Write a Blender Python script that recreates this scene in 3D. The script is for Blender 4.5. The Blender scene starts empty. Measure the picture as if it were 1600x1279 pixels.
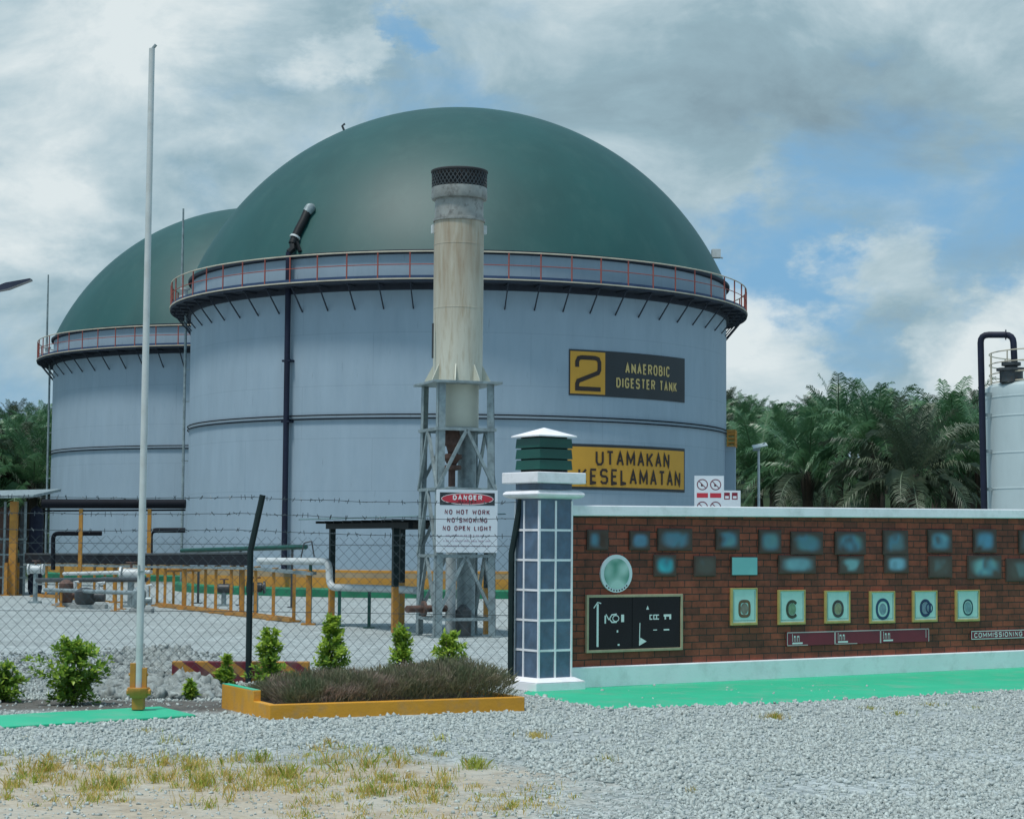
import bpy, bmesh, math, random
import numpy as np
from mathutils import Vector, Matrix
random.seed(7)
S = bpy.context.scene
C = S.collection
PI = math.pi
R = math.radians

# ------------------------------------------------------------------ camera
FPX, PITCH, ROLL, EYE = 3090.0, 0.0671, 0.0073, 1.5      # focal length in photograph pixels (1600 wide)
cam = bpy.data.cameras.new("camera")
cam.sensor_width = 36.0
cam.lens = FPX / 1600 * 36.0
cam.clip_end = 9000
camo = bpy.data.objects.new("camera", cam)
C.objects.link(camo)
camo.matrix_world = (Matrix.Translation((0, 0, EYE)) @ Matrix.Rotation(PI / 2 + PITCH, 4, 'X')
                     @ Matrix.Rotation(ROLL, 4, 'Z'))
S.camera = camo

# ------------------------------------------------------------------ light
SUN_EL, SUN_AZ = R(69), R(-140)      # azimuth measured from +Y towards +X
sdir = Vector((math.sin(SUN_AZ) * math.cos(SUN_EL), math.cos(SUN_AZ) * math.cos(SUN_EL), math.sin(SUN_EL)))
sun = bpy.data.lights.new("sun", 'SUN')
sun.energy = 2.6
sun.angle = R(9)
sun.color = (1.0, 0.975, 0.93)
suno = bpy.data.objects.new("sun", sun)
C.objects.link(suno)
suno.rotation_euler = sdir.to_track_quat('Z', 'Y').to_euler()
S.view_settings.view_transform = 'Standard'
S.view_settings.look = 'None'
S.view_settings.exposure = 0.14
S.view_settings.gamma = 1.0

W = bpy.data.worlds.new("World")
S.world = W
W.use_nodes = True


def make_world():
    nt = W.node_tree
    nt.nodes.clear()
    N = lambda t: nt.nodes.new(t)
    L = nt.links.new
    out = N('ShaderNodeOutputWorld')
    bg = N('ShaderNodeBackground')
    bg.inputs['Strength'].default_value = 0.09
    L(bg.outputs[0], out.inputs[0])
    sky = N('ShaderNodeTexSky')
    sky.sky_type = 'NISHITA'
    sky.sun_disc = False
    sky.sun_elevation = SUN_EL
    sky.sun_rotation = SUN_AZ
    sky.air_density = 1.0
    sky.dust_density = 2.0
    sky.ozone_density = 2.0
    tc = N('ShaderNodeTexCoord')
    sep = N('ShaderNodeSeparateXYZ')
    L(tc.outputs['Generated'], sep.inputs[0])

    def math_(op, a, b=None, clamp=False):
        m = N('ShaderNodeMath')
        m.operation = op
        m.use_clamp = clamp
        for i, v in enumerate((a, b)):
            if v is None:
                continue
            if isinstance(v, (int, float)):
                m.inputs[i].default_value = v
            else:
                L(v, m.inputs[i])
        return m.outputs[0]
    # cloud banks low over the horizon: a little wider than they are tall
    comb = N('ShaderNodeCombineXYZ')
    L(sep.outputs[0], comb.inputs[0])
    L(sep.outputs[1], comb.inputs[1])
    L(math_('MULTIPLY', sep.outputs[2], 1.7), comb.inputs[2])

    def noise(scale, detail, rough, off, dist=0.0):
        mp = N('ShaderNodeMapping')
        mp.inputs['Location'].default_value = off
        L(comb.outputs[0], mp.inputs['Vector'])
        n = N('ShaderNodeTexNoise')
        n.inputs['Scale'].default_value = scale
        n.inputs['Detail'].default_value = detail
        n.inputs['Roughness'].default_value = rough
        n.inputs['Distortion'].default_value = dist
        L(mp.outputs[0], n.inputs['Vector'])
        return n.outputs[0]

    wn = N('ShaderNodeTexNoise')
    wn.inputs['Scale'].default_value = 16
    wn.inputs['Detail'].default_value = 7
    wn.inputs['Roughness'].default_value = 0.6
    L(comb.outputs[0], wn.inputs['Vector'])
    wv = N('ShaderNodeVectorMath')
    wv.operation = 'MULTIPLY_ADD'
    L(wn.outputs['Color'], wv.inputs[0])
    wv.inputs[1].default_value = (0.15, 0.15, 0.11)
    wv2 = N('ShaderNodeVectorMath')
    wv2.operation = 'ADD'
    wv2.inputs[1].default_value = (-0.075, -0.075, -0.055)
    L(tc.outputs['Generated'], wv2.inputs[0])
    L(wv2.outputs[0], wv.inputs[2])

    def blob(px, py, rad, amp):
        """smooth bump round one direction of the sky"""
        d = ray(px, py)
        d.normalize()
        dot = N('ShaderNodeVectorMath')
        dot.operation = 'DOT_PRODUCT'
        nv = N('ShaderNodeVectorMath')
        nv.operation = 'NORMALIZE'
        L(wv.outputs[0], nv.inputs[0])
        L(nv.outputs[0], dot.inputs[0])
        dot.inputs[1].default_value = d
        mr = N('ShaderNodeMapRange')
        mr.interpolation_type = 'SMOOTHSTEP'
        mr.inputs['From Min'].default_value = math.cos(rad / FPX)
        mr.inputs['From Max'].default_value = 1.0
        mr.inputs['To Min'].default_value = 0.0
        mr.inputs['To Max'].default_value = amp
        L(dot.outputs['Value'], mr.inputs['Value'])
        return mr.outputs[0]

    def total(items):
        t = items[0]
        for i in items[1:]:
            t = math_('ADD', t, i)
        return t
    # cover: where cloud hides the blue
    cover = total([noise(7.5, 9, 0.58, (3.1, 1.7, 0.4), 0.3)] +
                  [blob(*b) for b in ((1380, 350, 300, -0.27), (1180, 430, 220, -0.20), (608, 28, 70, -0.22), (60, 540, 260, 0.05), (640, 120, 120, -0.06),
                                      (1205, 575, 150, 0.26), (1580, 560, 130, 0.24), (200, 130, 480, 0.22), (1250, 110, 560, 0.24), (1390, 425, 110, 0.16), (800, 100, 420, 0.10))])
    mr = N('ShaderNodeMapRange')
    mr.interpolation_type = 'SMOOTHSTEP'
    mr.inputs['From Min'].default_value = 0.30
    mr.inputs['From Max'].default_value = 0.66
    L(cover, mr.inputs['Value'])
    # thickness: dark bellies and bright rims
    thick = total([noise(9.5, 10, 0.6, (7.3, 4.4, 2.1), 0.4)] +
                  [blob(*b) for b in ((1180, 210, 330, 0.13), (1480, 200, 300, 0.10), (450, 230, 240, 0.08), (90, 110, 330, -0.16), (310, 70, 200, -0.08), (520, 90, 90, -0.20), (760, 110, 300, 0.06),
                                      (1205, 575, 190, -0.20), (1580, 560, 150, -0.18), (1350, 560, 160, 0.06), (1390, 425, 130, -0.14), (10, 330, 160, -0.12), (1380, 60, 160, -0.08), (1060, 160, 80, -0.08))])
    ramp = N('ShaderNodeValToRGB')
    e = ramp.color_ramp.elements
    e[0].position = 0.24
    e[0].color = (7.3, 8.1, 8.3, 1)
    e[1].position = 0.86
    e[1].color = (2.2, 3.2, 3.8, 1)
    k = e.new(0.44)
    k.color = (4.7, 6.0, 6.6, 1)
    k = e.new(0.60)
    k.color = (3.1, 4.5, 5.2, 1)
    L(thick, ramp.inputs[0])
    mix = N('ShaderNodeMix')
    mix.data_type = 'RGBA'
    L(mr.outputs[0], mix.inputs['Factor'])
    hs = N('ShaderNodeMix')
    hs.data_type = 'RGBA'
    hs.blend_type = 'MIX'
    hs.inputs['Factor'].default_value = 0.7
    L(sky.outputs[0], hs.inputs[6])
    hs.inputs[7].default_value = (1.9, 4.6, 7.4, 1)
    L(hs.outputs[2], mix.inputs[6])
    L(ramp.outputs[0], mix.inputs[7])
    L(mix.outputs[2], bg.inputs['Color'])


# ------------------------------------------------------------------ survey helpers: photograph pixel -> place on the site
def ray(px, py):
    x, y = px - 800.0, py - 639.5
    c, s = math.cos(ROLL), math.sin(ROLL)
    x, y = x * c + y * s, -x * s + y * c
    X, U, D = x / FPX, -y / FPX, 1.0
    cp, sp = math.cos(PITCH), math.sin(PITCH)
    return Vector((X, D * cp - U * sp, D * sp + U * cp))


def A(px, py, d):
    r = ray(px, py)
    return Vector((0, 0, EYE)) + r * (d / r.y)


def sstep(a, b, x):
    t = min(1, max(0, (x - a) / (b - a)))
    return t * t * (3 - 2 * t)


def zg(x, y):
    yy = y - 0.85 * min(14, max(0, x))
    z = -0.3 * sstep(23.0, 28, yy) - 0.35 * min(1, max(0, (yy - 30) / 46))
    z += 13.0 * sstep(105, 270, y + 0.12 * abs(x)) * (1 if y < 400 else max(0, 1 - (y - 400) / 1200))
    return z


def G(px, py):
    r = ray(px, py)
    d = 20.0
    for _ in range(60):
        p = Vector((0, 0, EYE)) + r * (d / r.y)
        d = d * 0.5 + 0.5 * (EYE - zg(p.x, p.y)) / (-r.z / r.y)
    p = Vector((0, 0, EYE)) + r * (d / r.y)
    p.z = zg(p.x, p.y)
    return p


make_world()


# ------------------------------------------------------------------ materials
def mat(name, col, rough=0.7, var=0.12, vscale=3.0, metal=0.0, bump=0.0, bscale=40.0, spec=0.5, stain=None, stain_amt=0.0, stretch=(1, 1, 1), detail=5):
    m = bpy.data.materials.new(name)
    m.use_nodes = True
    nt = m.node_tree
    L = nt.links.new
    b = nt.nodes['Principled BSDF']
    b.inputs['Roughness'].default_value = rough
    b.inputs['Metallic'].default_value = metal
    b.inputs['Specular IOR Level'].default_value = spec
    tc = nt.nodes.new('ShaderNodeTexCoord')
    mp = nt.nodes.new('ShaderNodeMapping')
    mp.inputs['Scale'].default_value = stretch
    L(tc.outputs['Object'], mp.inputs[0])
    n = nt.nodes.new('ShaderNodeTexNoise')
    n.inputs['Scale'].default_value = vscale
    n.inputs['Detail'].default_value = detail
    n.inputs['Roughness'].default_value = 0.6
    L(mp.outputs[0], n.inputs['Vector'])
    r = nt.nodes.new('ShaderNodeValToRGB')
    c = Vector(col)
    r.color_ramp.elements[0].position = 0.3
    r.color_ramp.elements[1].position = 0.7
    r.color_ramp.elements[0].color = (*(c * (1 - var)), 1)
    r.color_ramp.elements[1].color = (*(c * (1 + var)), 1)
    L(n.outputs[0], r.inputs[0])
    colout = r.outputs[0]
    if stain:
        n2 = nt.nodes.new('ShaderNodeTexNoise')
        n2.inputs['Scale'].default_value = vscale * 2.3
        n2.inputs['Detail'].default_value = 8
        n2.inputs['Roughness'].default_value = 0.65
        L(mp.outputs[0], n2.inputs['Vector'])
        r2 = nt.nodes.new('ShaderNodeValToRGB')
        r2.color_ramp.elements[0].position = 0.5
        r2.color_ramp.elements[1].position = 0.72
        r2.color_ramp.elements[0].color = (0, 0, 0, 1)
        r2.color_ramp.elements[1].color = (stain_amt, stain_amt, stain_amt, 1)
        L(n2.outputs[0], r2.inputs[0])
        mx = nt.nodes.new('ShaderNodeMix')
        mx.data_type = 'RGBA'
        L(r2.outputs[0], mx.inputs['Factor'])
        L(colout, mx.inputs[6])
        mx.inputs[7].default_value = (*stain, 1)
        colout = mx.outputs[2]
    L(colout, b.inputs['Base Color'])
    if bump:
        n3 = nt.nodes.new('ShaderNodeTexNoise')
        n3.inputs['Scale'].default_value = bscale
        n3.inputs['Detail'].default_value = 4
        L(tc.outputs['Object'], n3.inputs['Vector'])
        bp = nt.nodes.new('ShaderNodeBump')
        bp.inputs['Strength'].default_value = bump
        bp.inputs['Distance'].default_value = 0.02
        L(n3.outputs[0], bp.inputs['Height'])
        L(bp.outputs[0], b.inputs['Normal'])
    return m


def leafmat(name, cols, rough=0.55, transl=0.25, scale=3.0):
    """foliage: colour varies clump by clump"""
    m = bpy.data.materials.new(name)
    m.use_nodes = True
    nt = m.node_tree
    L = nt.links.new
    b = nt.nodes['Principled BSDF']
    b.inputs['Roughness'].default_value = rough
    tc = nt.nodes.new('ShaderNodeTexCoord')
    n = nt.nodes.new('ShaderNodeTexNoise')
    n.inputs['Scale'].default_value = scale
    n.inputs['Detail'].default_value = 6
    n.inputs['Roughness'].default_value = 0.7
    L(tc.outputs['Object'], n.inputs['Vector'])
    r = nt.nodes.new('ShaderNodeValToRGB')
    e = r.color_ramp.elements
    while len(e) < len(cols):
        e.new(0.5)
    for i, c in enumerate(cols):
        e[i].position = 0.32 + 0.36 * i / (len(cols) - 1)
        e[i].color = (*c, 1)
    L(n.outputs[0], r.inputs[0])
    L(r.outputs[0], b.inputs['Base Color'])
    tr = nt.nodes.new('ShaderNodeBsdfTranslucent')
    L(r.outputs[0], tr.inputs['Color'])
    ms = nt.nodes.new('ShaderNodeMixShader')
    ms.inputs[0].default_value = transl
    L(b.outputs[0], ms.inputs[1])
    L(tr.outputs[0], ms.inputs[2])
    L(ms.outputs[0], nt.nodes['Material Output'].inputs['Surface'])
    return m


M = {}
M['tank'] = None  # below
M['white'] = mat('white_paint', (0.86, 0.85, 0.88), 0.55, 0.05, 2.0, stain=(0.45, 0.46, 0.44), stain_amt=0.4, bump=0.08)
M['white_pipe'] = mat('pale_pipe_paint', (0.52, 0.56, 0.56), 0.45, 0.1, 3.0, stain=(0.35, 0.36, 0.33), stain_amt=0.4)
M['black_pipe'] = mat('dark_pipe_paint', (0.006, 0.008, 0.013), 0.75, 0.3, 2.0, spec=0.2)
M['navy'] = mat('navy_pipe_paint', (0.008, 0.012, 0.030), 0.6, 0.3, 2.0, spec=0.3)
M['yellow'] = mat('yellow_paint', (0.44, 0.205, 0.03), 0.55, 0.18, 4.0, stain=(0.28, 0.15, 0.06), stain_amt=0.5)
M['kerb_yellow'] = mat('kerb_yellow_paint', (0.62, 0.29, 0.02), 0.7, 0.1, 3.0, stain=(0.36, 0.24, 0.12), stain_amt=0.55, bump=0.15)
M['green_floor'] = mat('green_floor_paint', (0.022, 0.43, 0.235), 0.65, 0.08, 1.1, stain=(0.20, 0.34, 0.26), stain_amt=0.6, bump=0.06, bscale=25)
M['green_dark'] = mat('dark_green_paint', (0.003, 0.065, 0.047), 0.4, 0.12, 3.0)
M['green_plinth'] = mat('green_plinth_paint', (0.01, 0.17, 0.085), 0.7, 0.3, 1.0)
M['black'] = mat('black_paint', (0.007, 0.010, 0.012), 0.6, 0.3, 4.0, spec=0.3)
M['fence_post'] = mat('fence_post_paint', (0.008, 0.020, 0.021), 0.55, 0.3, 6.0, spec=0.3)
M['wire'] = mat('galvanised_wire', (0.07, 0.09, 0.10), 0.45, 0.2, 5.0, metal=0.5)
M['galv'] = mat('galvanised_steel', (0.26, 0.32, 0.33), 0.5, 0.3, 5.0, metal=0.35, stain=(0.12, 0.14, 0.14), stain_amt=0.5)
M['steel_dark'] = mat('dark_steel', (0.05, 0.06, 0.065), 0.5, 0.3, 5.0, metal=0.3, stain=(0.12, 0.06, 0.03), stain_amt=0.4)
M['rust'] = mat('rusty_steel', (0.11, 0.062, 0.048), 0.75, 0.4, 8.0)
M['red_rail'] = mat('red_rail_paint', (0.30, 0.075, 0.055), 0.55, 0.2, 3.0)
M['cream_rail'] = mat('cream_rail_paint', (0.50, 0.46, 0.36), 0.55, 0.15, 2.0)
M['toe_blue'] = mat('blue_toe_board', (0.022, 0.05, 0.12), 0.55, 0.2, 2.0)
M['deck'] = mat('deck_steel', (0.026, 0.033, 0.048), 0.7, 0.25, 2.0, spec=0.3)
M['orange'] = mat('orange_band_paint', (0.52, 0.24, 0.035), 0.65, 0.15, 0.8, stain=(0.30, 0.21, 0.12), stain_amt=0.5)
M['tan'] = mat('bare_cement_band', (0.34, 0.25, 0.15), 0.8, 0.2, 0.8)
M['sign_yellow'] = mat('sign_yellow_paint', (0.60, 0.31, 0.03), 0.55, 0.06, 0.8)
M['sign_black'] = mat('sign_black_paint', (0.022, 0.028, 0.032), 0.55, 0.15, 0.8)
M['sign_text'] = mat('sign_buff_lettering', (0.56, 0.42, 0.16), 0.6, 0.05, 2.0)
M['ink'] = mat('black_lettering', (0.028, 0.016, 0.012), 0.6, 0.2, 3.0)
M['sign_white'] = mat('sign_white_board', (0.66, 0.72, 0.76), 0.5, 0.04, 2.0)
M['sign_red'] = mat('sign_red_paint', (0.50, 0.03, 0.05), 0.5, 0.05, 2.0)
M['maroon'] = mat('maroon_plaque', (0.20, 0.012, 0.03), 0.45, 0.1, 4.0)
M['ink_red'] = mat('dark_red_lettering', (0.17, 0.05, 0.07), 0.6, 0.1, 3.0)
M['ink_dark'] = mat('dark_red_small_lettering', (0.10, 0.0, 0.012), 0.6, 0.1, 3.0)
M['ink_white'] = mat('white_lettering', (0.78, 0.78, 0.78), 0.6, 0.05, 3.0)
M['ink_pink'] = mat('faded_small_print', (0.42, 0.36, 0.43), 0.6, 0.1, 30.0)
M['plaque_black'] = mat('polished_black_stone', (0.005, 0.006, 0.009), 0.16, 0.3, 3.0, spec=0.3)
M['gold'] = mat('gold_frame', (0.46, 0.34, 0.12), 0.4, 0.15, 9.0)
M['buff'] = mat('buff_frame', (0.42, 0.33, 0.22), 0.5, 0.15, 9.0)
M['cert'] = mat('certificate_paper', (0.48, 0.68, 0.64), 0.35, 0.06, 9.0)
M['rock'] = mat('granite_rubble', (0.25, 0.28, 0.27), 0.9, 0.5, 12.0, bump=0.4, bscale=20)
M['gravel'] = mat('granite_gravel', (0.40, 0.445, 0.425), 0.92, 0.38, 45.0, detail=2, spec=0.25)
M['soil'] = mat('dark_soil', (0.05, 0.04, 0.032), 0.95, 0.4, 6.0, bump=0.5)
M['concrete'] = mat('weathered_concrete', (0.33, 0.35, 0.34), 0.85, 0.2, 3.0, bump=0.15)
M['mount'] = mat('brown_picture_edge', (0.075, 0.048, 0.040), 0.7, 0.2, 9.0)
M['storage'] = mat('pale_tank_paint', (0.46, 0.55, 0.56), 0.45, 0.05, 1.0, stain=(0.34, 0.42, 0.43), stain_amt=0.4, stretch=(1, 1, 0.3))
M['palm_trunk'] = mat('palm_trunk', (0.045, 0.035, 0.025), 0.95, 0.5, 3.0)
M['bark'] = mat('shrub_bark', (0.06, 0.045, 0.03), 0.9, 0.3, 9.0)
M['cladding'] = mat('roof_sheet', (0.13, 0.22, 0.23), 0.5, 0.2, 3.0, metal=0.2)
M['solar'] = mat('solar_panel', (0.03, 0.035, 0.06), 0.25, 0.2, 3.0)
M['tile'] = mat('blue_slate_tile', (0.085, 0.135, 0.205), 0.3, 0.32, 5.0, bump=0.05, stain=(0.12, 0.13, 0.17), stain_amt=0.5)
M['chimney_low'] = mat('cream_stack_paint', (0.52, 0.53, 0.44), 0.55, 0.08, 2.0)
M['band_steel'] = mat('weathered_stack_band', (0.30, 0.31, 0.29), 0.55, 0.25, 3.0, metal=0.3, stain=(0.08, 0.07, 0.065), stain_amt=0.8)
M['soot'] = mat('sooty_steel', (0.025, 0.026, 0.028), 0.7, 0.3, 5.0)
M['palm_leaf'] = leafmat('oil_palm_leaf', [(0.036, 0.100, 0.046), (0.080, 0.185, 0.082), (0.155, 0.28, 0.135)], 0.38, 0.2, 0.55)
M['palm_leaf_dry'] = leafmat('oil_palm_leaf_older', [(0.035, 0.065, 0.040), (0.075, 0.11, 0.065), (0.14, 0.165, 0.10)], 0.5, 0.15, 0.6)
M['palm_rib'] = mat('oil_palm_rib', (0.10, 0.15, 0.085), 0.5, 0.2, 1.0)
M['shrub_leaf'] = leafmat('shrub_leaf', [(0.07, 0.16, 0.03), (0.16, 0.29, 0.045), (0.29, 0.45, 0.07)], 0.45, 0.4, 5.0)
M['shrub_tip'] = leafmat('shrub_young_leaf', [(0.22, 0.36, 0.035), (0.36, 0.50, 0.06), (0.48, 0.58, 0.10)], 0.45, 0.35, 5.0)
M['hedge'] = leafmat('purple_hedge_leaf', [(0.09, 0.14, 0.06), (0.18, 0.175, 0.10), (0.34, 0.24, 0.20)], 0.7, 0.35, 3.0)
M['grass'] = leafmat('green_grass_blade', [(0.16, 0.28, 0.03), (0.32, 0.40, 0.05), (0.50, 0.48, 0.10)], 0.6, 0.3, 2.5)
M['grass_dry'] = leafmat('dry_grass_blade', [(0.46, 0.33, 0.09), (0.60, 0.44, 0.13), (0.60, 0.52, 0.15)], 0.7, 0.3, 2.5)


def special_mats():
    # tank shell: painted concrete, streaks and faint lift joints
    m = mat('tank_shell_paint', (0.30, 0.388, 0.458), 0.55, 0.05, 1.2, stretch=(1.0, 1.0, 0.25), stain=(0.245, 0.335, 0.41), stain_amt=0.4, spec=0.35)
    nt = m.node_tree
    b = nt.nodes['Principled BSDF']
    src = b.inputs['Base Color'].links[0].from_socket
    tc = nt.nodes.new('ShaderNodeTexCoord')
    # vertical run-off streaks: noise over the angle round the shell
    sep = nt.nodes.new('ShaderNodeSeparateXYZ')
    nt.links.new(tc.outputs['Object'], sep.inputs[0])
    at = nt.nodes.new('ShaderNodeMath')
    at.operation = 'ARCTAN2'
    nt.links.new(sep.outputs[1], at.inputs[0])
    nt.links.new(sep.outputs[0], at.inputs[1])
    cb = nt.nodes.new('ShaderNodeCombineXYZ')
    ml = nt.nodes.new('ShaderNodeMath')
    ml.operation = 'MULTIPLY'
    ml.inputs[1].default_value = 12
    nt.links.new(at.outputs[0], ml.inputs[0])
    nt.links.new(ml.outputs[0], cb.inputs[0])
    mz = nt.nodes.new('ShaderNodeMath')
    mz.operation = 'MULTIPLY'
    mz.inputs[1].default_value = 0.12
    nt.links.new(sep.outputs[2], mz.inputs[0])
    nt.links.new(mz.outputs[0], cb.inputs[2])
    n = nt.nodes.new('ShaderNodeTexNoise')
    n.inputs['Scale'].default_value = 2.2
    n.inputs['Detail'].default_value = 6
    n.inputs['Roughness'].default_value = 0.6
    nt.links.new(cb.outputs[0], n.inputs['Vector'])
    rp = nt.nodes.new('ShaderNodeValToRGB')
    rp.color_ramp.elements[0].position = 0.35
    rp.color_ramp.elements[0].color = (0.80, 0.82, 0.84, 1)
    rp.color_ramp.elements[1].position = 0.62
    rp.color_ramp.elements[1].color = (1.04, 1.04, 1.03, 1)
    nt.links.new(n.outputs[0], rp.inputs[0])
    mx = nt.nodes.new('ShaderNodeMix')
    mx.data_type = 'RGBA'
    mx.blend_type = 'MULTIPLY'
    mx.inputs['Factor'].default_value = 0.2
    nt.links.new(src, mx.inputs[6])
    nt.links.new(rp.outputs[0], mx.inputs[7])
    # faint plate joints
    cj = nt.nodes.new('ShaderNodeCombineXYZ')
    mj = nt.nodes.new('ShaderNodeMath')
    mj.operation = 'MULTIPLY'
    mj.inputs[1].default_value = 11.86
    nt.links.new(at.outputs[0], mj.inputs[0])
    nt.links.new(mj.outputs[0], cj.inputs[0])
    nt.links.new(sep.outputs[2], cj.inputs[1])
    bt = nt.nodes.new('ShaderNodeTexBrick')
    bt.inputs['Scale'].default_value = 1
    bt.inputs['Brick Width'].default_value = 6.2
    bt.inputs['Row Height'].default_value = 2.05
    bt.inputs['Mortar Size'].default_value = 0.016
    bt.inputs['Mortar Smooth'].default_value = 0.6
    bt.inputs['Color1'].default_value = (1, 1, 1, 1)
    bt.inputs['Color2'].default_value = (0.965, 0.968, 0.97, 1)
    bt.inputs['Mortar'].default_value = (0.80, 0.80, 0.81, 1)
    nt.links.new(cj.outputs[0], bt.inputs['Vector'])
    mx2 = nt.nodes.new('ShaderNodeMix')
    mx2.data_type = 'RGBA'
    mx2.blend_type = 'MULTIPLY'
    mx2.inputs['Factor'].default_value = 0.75
    nt.links.new(mx.outputs[2], mx2.inputs[6])
    nt.links.new(bt.outputs['Color'], mx2.inputs[7])
    # a few dark drips
    nd = nt.nodes.new('ShaderNodeTexNoise')
    nd.inputs['Scale'].default_value = 9.0
    nd.inputs['Detail'].default_value = 5
    nt.links.new(cb.outputs[0], nd.inputs['Vector'])
    rd = nt.nodes.new('ShaderNodeValToRGB')
    rd.color_ramp.elements[0].position = 0.66
    rd.color_ramp.elements[0].color = (0, 0, 0, 1)
    rd.color_ramp.elements[1].position = 0.74
    rd.color_ramp.elements[1].color = (0.35, 0.35, 0.35, 1)
    nt.links.new(nd.outputs[0], rd.inputs[0])
    mx3 = nt.nodes.new('ShaderNodeMix')
    mx3.data_type = 'RGBA'
    nt.links.new(rd.outputs[0], mx3.inputs['Factor'])
    nt.links.new(mx2.outputs[2], mx3.inputs[6])
    mx3.inputs[7].default_value = (0.12, 0.15, 0.17, 1)
    nt.links.new(mx3.outputs[2], b.inputs['Base Color'])
    M['tank'] = m
    # dome membrane: slightly dusty, satin
    m = mat('dome_membrane', (0.008, 0.068, 0.064), 0.54, 0.12, 0.35, spec=0.5, stain=(0.028, 0.095, 0.086), stain_amt=0.5, stretch=(1, 1, 0.4), bump=0.02, bscale=1.5)
    M['dome'] = m
    # flare stack barrel: cream paint, sooty and rusty towards the hot end
    m = mat('stack_paint', (0.56, 0.56, 0.47), 0.55, 0.1, 1.6, stretch=(3, 3, 0.4), stain=(0.33, 0.26, 0.16), stain_amt=0.7)
    nt = m.node_tree
    b = nt.nodes['Principled BSDF']
    src = b.inputs['Base Color'].links[0].from_socket
    tc = nt.nodes.new('ShaderNodeTexCoord')
    sep = nt.nodes.new('ShaderNodeSeparateXYZ')
    nt.links.new(tc.outputs['Object'], sep.inputs[0])
    mr = nt.nodes.new('ShaderNodeMapRange')
    mr.inputs['From Min'].default_value = 5.2
    mr.inputs['From Max'].default_value = 7.4
    nt.links.new(sep.outputs[2], mr.inputs['Value'])
    n = nt.nodes.new('ShaderNodeTexNoise')
    n.inputs['Scale'].default_value = 2.5
    n.inputs['Detail'].default_value = 7
    mp = nt.nodes.new('ShaderNodeMapping')
    mp.inputs['Scale'].default_value = (3, 3, 0.35)
    nt.links.new(tc.outputs['Object'], mp.inputs[0])
    nt.links.new(mp.outputs[0], n.inputs['Vector'])
    mm = nt.nodes.new('ShaderNodeMath')
    mm.operation = 'MULTIPLY'
    nt.links.new(mr.outputs[0], mm.inputs[0])
    nt.links.new(n.outputs[0], mm.inputs[1])
    mx = nt.nodes.new('ShaderNodeMix')
    mx.data_type = 'RGBA'
    nt.links.new(mm.outputs[0], mx.inputs['Factor'])
    nt.links.new(src, mx.inputs[6])
    mx.inputs[7].default_value = (0.24, 0.15, 0.075, 1)
    nt.links.new(mx.outputs[2], b.inputs['Base Color'])
    M['stack'] = m
    # brick
    m = bpy.data.materials.new('dark_red_brick')
    m.use_nodes = True
    nt = m.node_tree
    L = nt.links.new
    b = nt.nodes['Principled BSDF']
    b.inputs['Roughness'].default_value = 0.85
    tc = nt.nodes.new('ShaderNodeTexCoord')
    sep = nt.nodes.new('ShaderNodeSeparateXYZ')
    L(tc.outputs['Object'], sep.inputs[0])
    cb = nt.nodes.new('ShaderNodeCombineXYZ')
    L(sep.outputs[0], cb.inputs[0])
    L(sep.outputs[2], cb.inputs[1])
    wob = nt.nodes.new('ShaderNodeTexNoise')
    wob.inputs['Scale'].default_value = 9
    L(cb.outputs[0], wob.inputs['Vector'])
    wm = nt.nodes.new('ShaderNodeVectorMath')
    wm.operation = 'MULTIPLY_ADD'
    wm.inputs[1].default_value = (0.012, 0.012, 0)
    L(wob.outputs['Color'], wm.inputs[0])
    L(cb.outputs[0], wm.inputs[2])
    br = nt.nodes.new('ShaderNodeTexBrick')
    br.inputs['Scale'].default_value = 1
    br.inputs['Brick Width'].default_value = 0.21
    br.inputs['Row Height'].default_value = 0.074
    br.inputs['Mortar Size'].default_value = 0.006
    br.inputs['Mortar Smooth'].default_value = 0.3
    br.inputs['Bias'].default_value = -0.15
    br.inputs['Color1'].default_value = (0.31, 0.074, 0.042, 1)
    br.inputs['Color2'].default_value = (0.145, 0.046, 0.032, 1)
    br.inputs['Mortar'].default_value = (0.048, 0.032, 0.027, 1)
    L(wm.outputs[0], br.inputs['Vector'])
    n = nt.nodes.new('ShaderNodeTexNoise')
    n.inputs['Scale'].default_value = 3.5
    n.inputs['Detail'].default_value = 9
    n.inputs['Roughness'].default_value = 0.75
    L(tc.outputs['Object'], n.inputs['Vector'])
    rp = nt.nodes.new('ShaderNodeValToRGB')
    rp.color_ramp.elements[0].position = 0.3
    rp.color_ramp.elements[0].color = (0.45, 0.5, 0.52, 1)
    rp.color_ramp.elements[1].position = 0.72
    rp.color_ramp.elements[1].color = (1.5, 1.35, 1.3, 1)
    L(n.outputs[0], rp.inputs[0])
    mx = nt.nodes.new('ShaderNodeMix')
    mx.data_type = 'RGBA'
    mx.blend_type = 'MULTIPLY'
    mx.inputs['Factor'].default_value = 1
    L(br.outputs['Color'], mx.inputs[6])
    L(rp.outputs[0], mx.inputs[7])
    L(mx.outputs[2], b.inputs['Base Color'])
    bp = nt.nodes.new('ShaderNodeBump')
    bp.inputs['Strength'].default_value = 0.8
    bp.inputs['Distance'].default_value = 0.012
    inv = nt.nodes.new('ShaderNodeMath')
    inv.operation = 'SUBTRACT'
    inv.inputs[0].default_value = 1
    L(br.outputs['Fac'], inv.inputs[1])
    ad = nt.nodes.new('ShaderNodeMath')
    ad.operation = 'MULTIPLY_ADD'
    ad.inputs[1].default_value = 0.6
    L(n.outputs[0], ad.inputs[0])
    L(inv.outputs[0], ad.inputs[2])
    L(ad.outputs[0], bp.inputs['Height'])
    L(bp.outputs[0], b.inputs['Normal'])
    M['brick'] = m
    # red and yellow diagonal hazard stripes
    m = bpy.data.materials.new('hazard_stripes')
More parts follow.
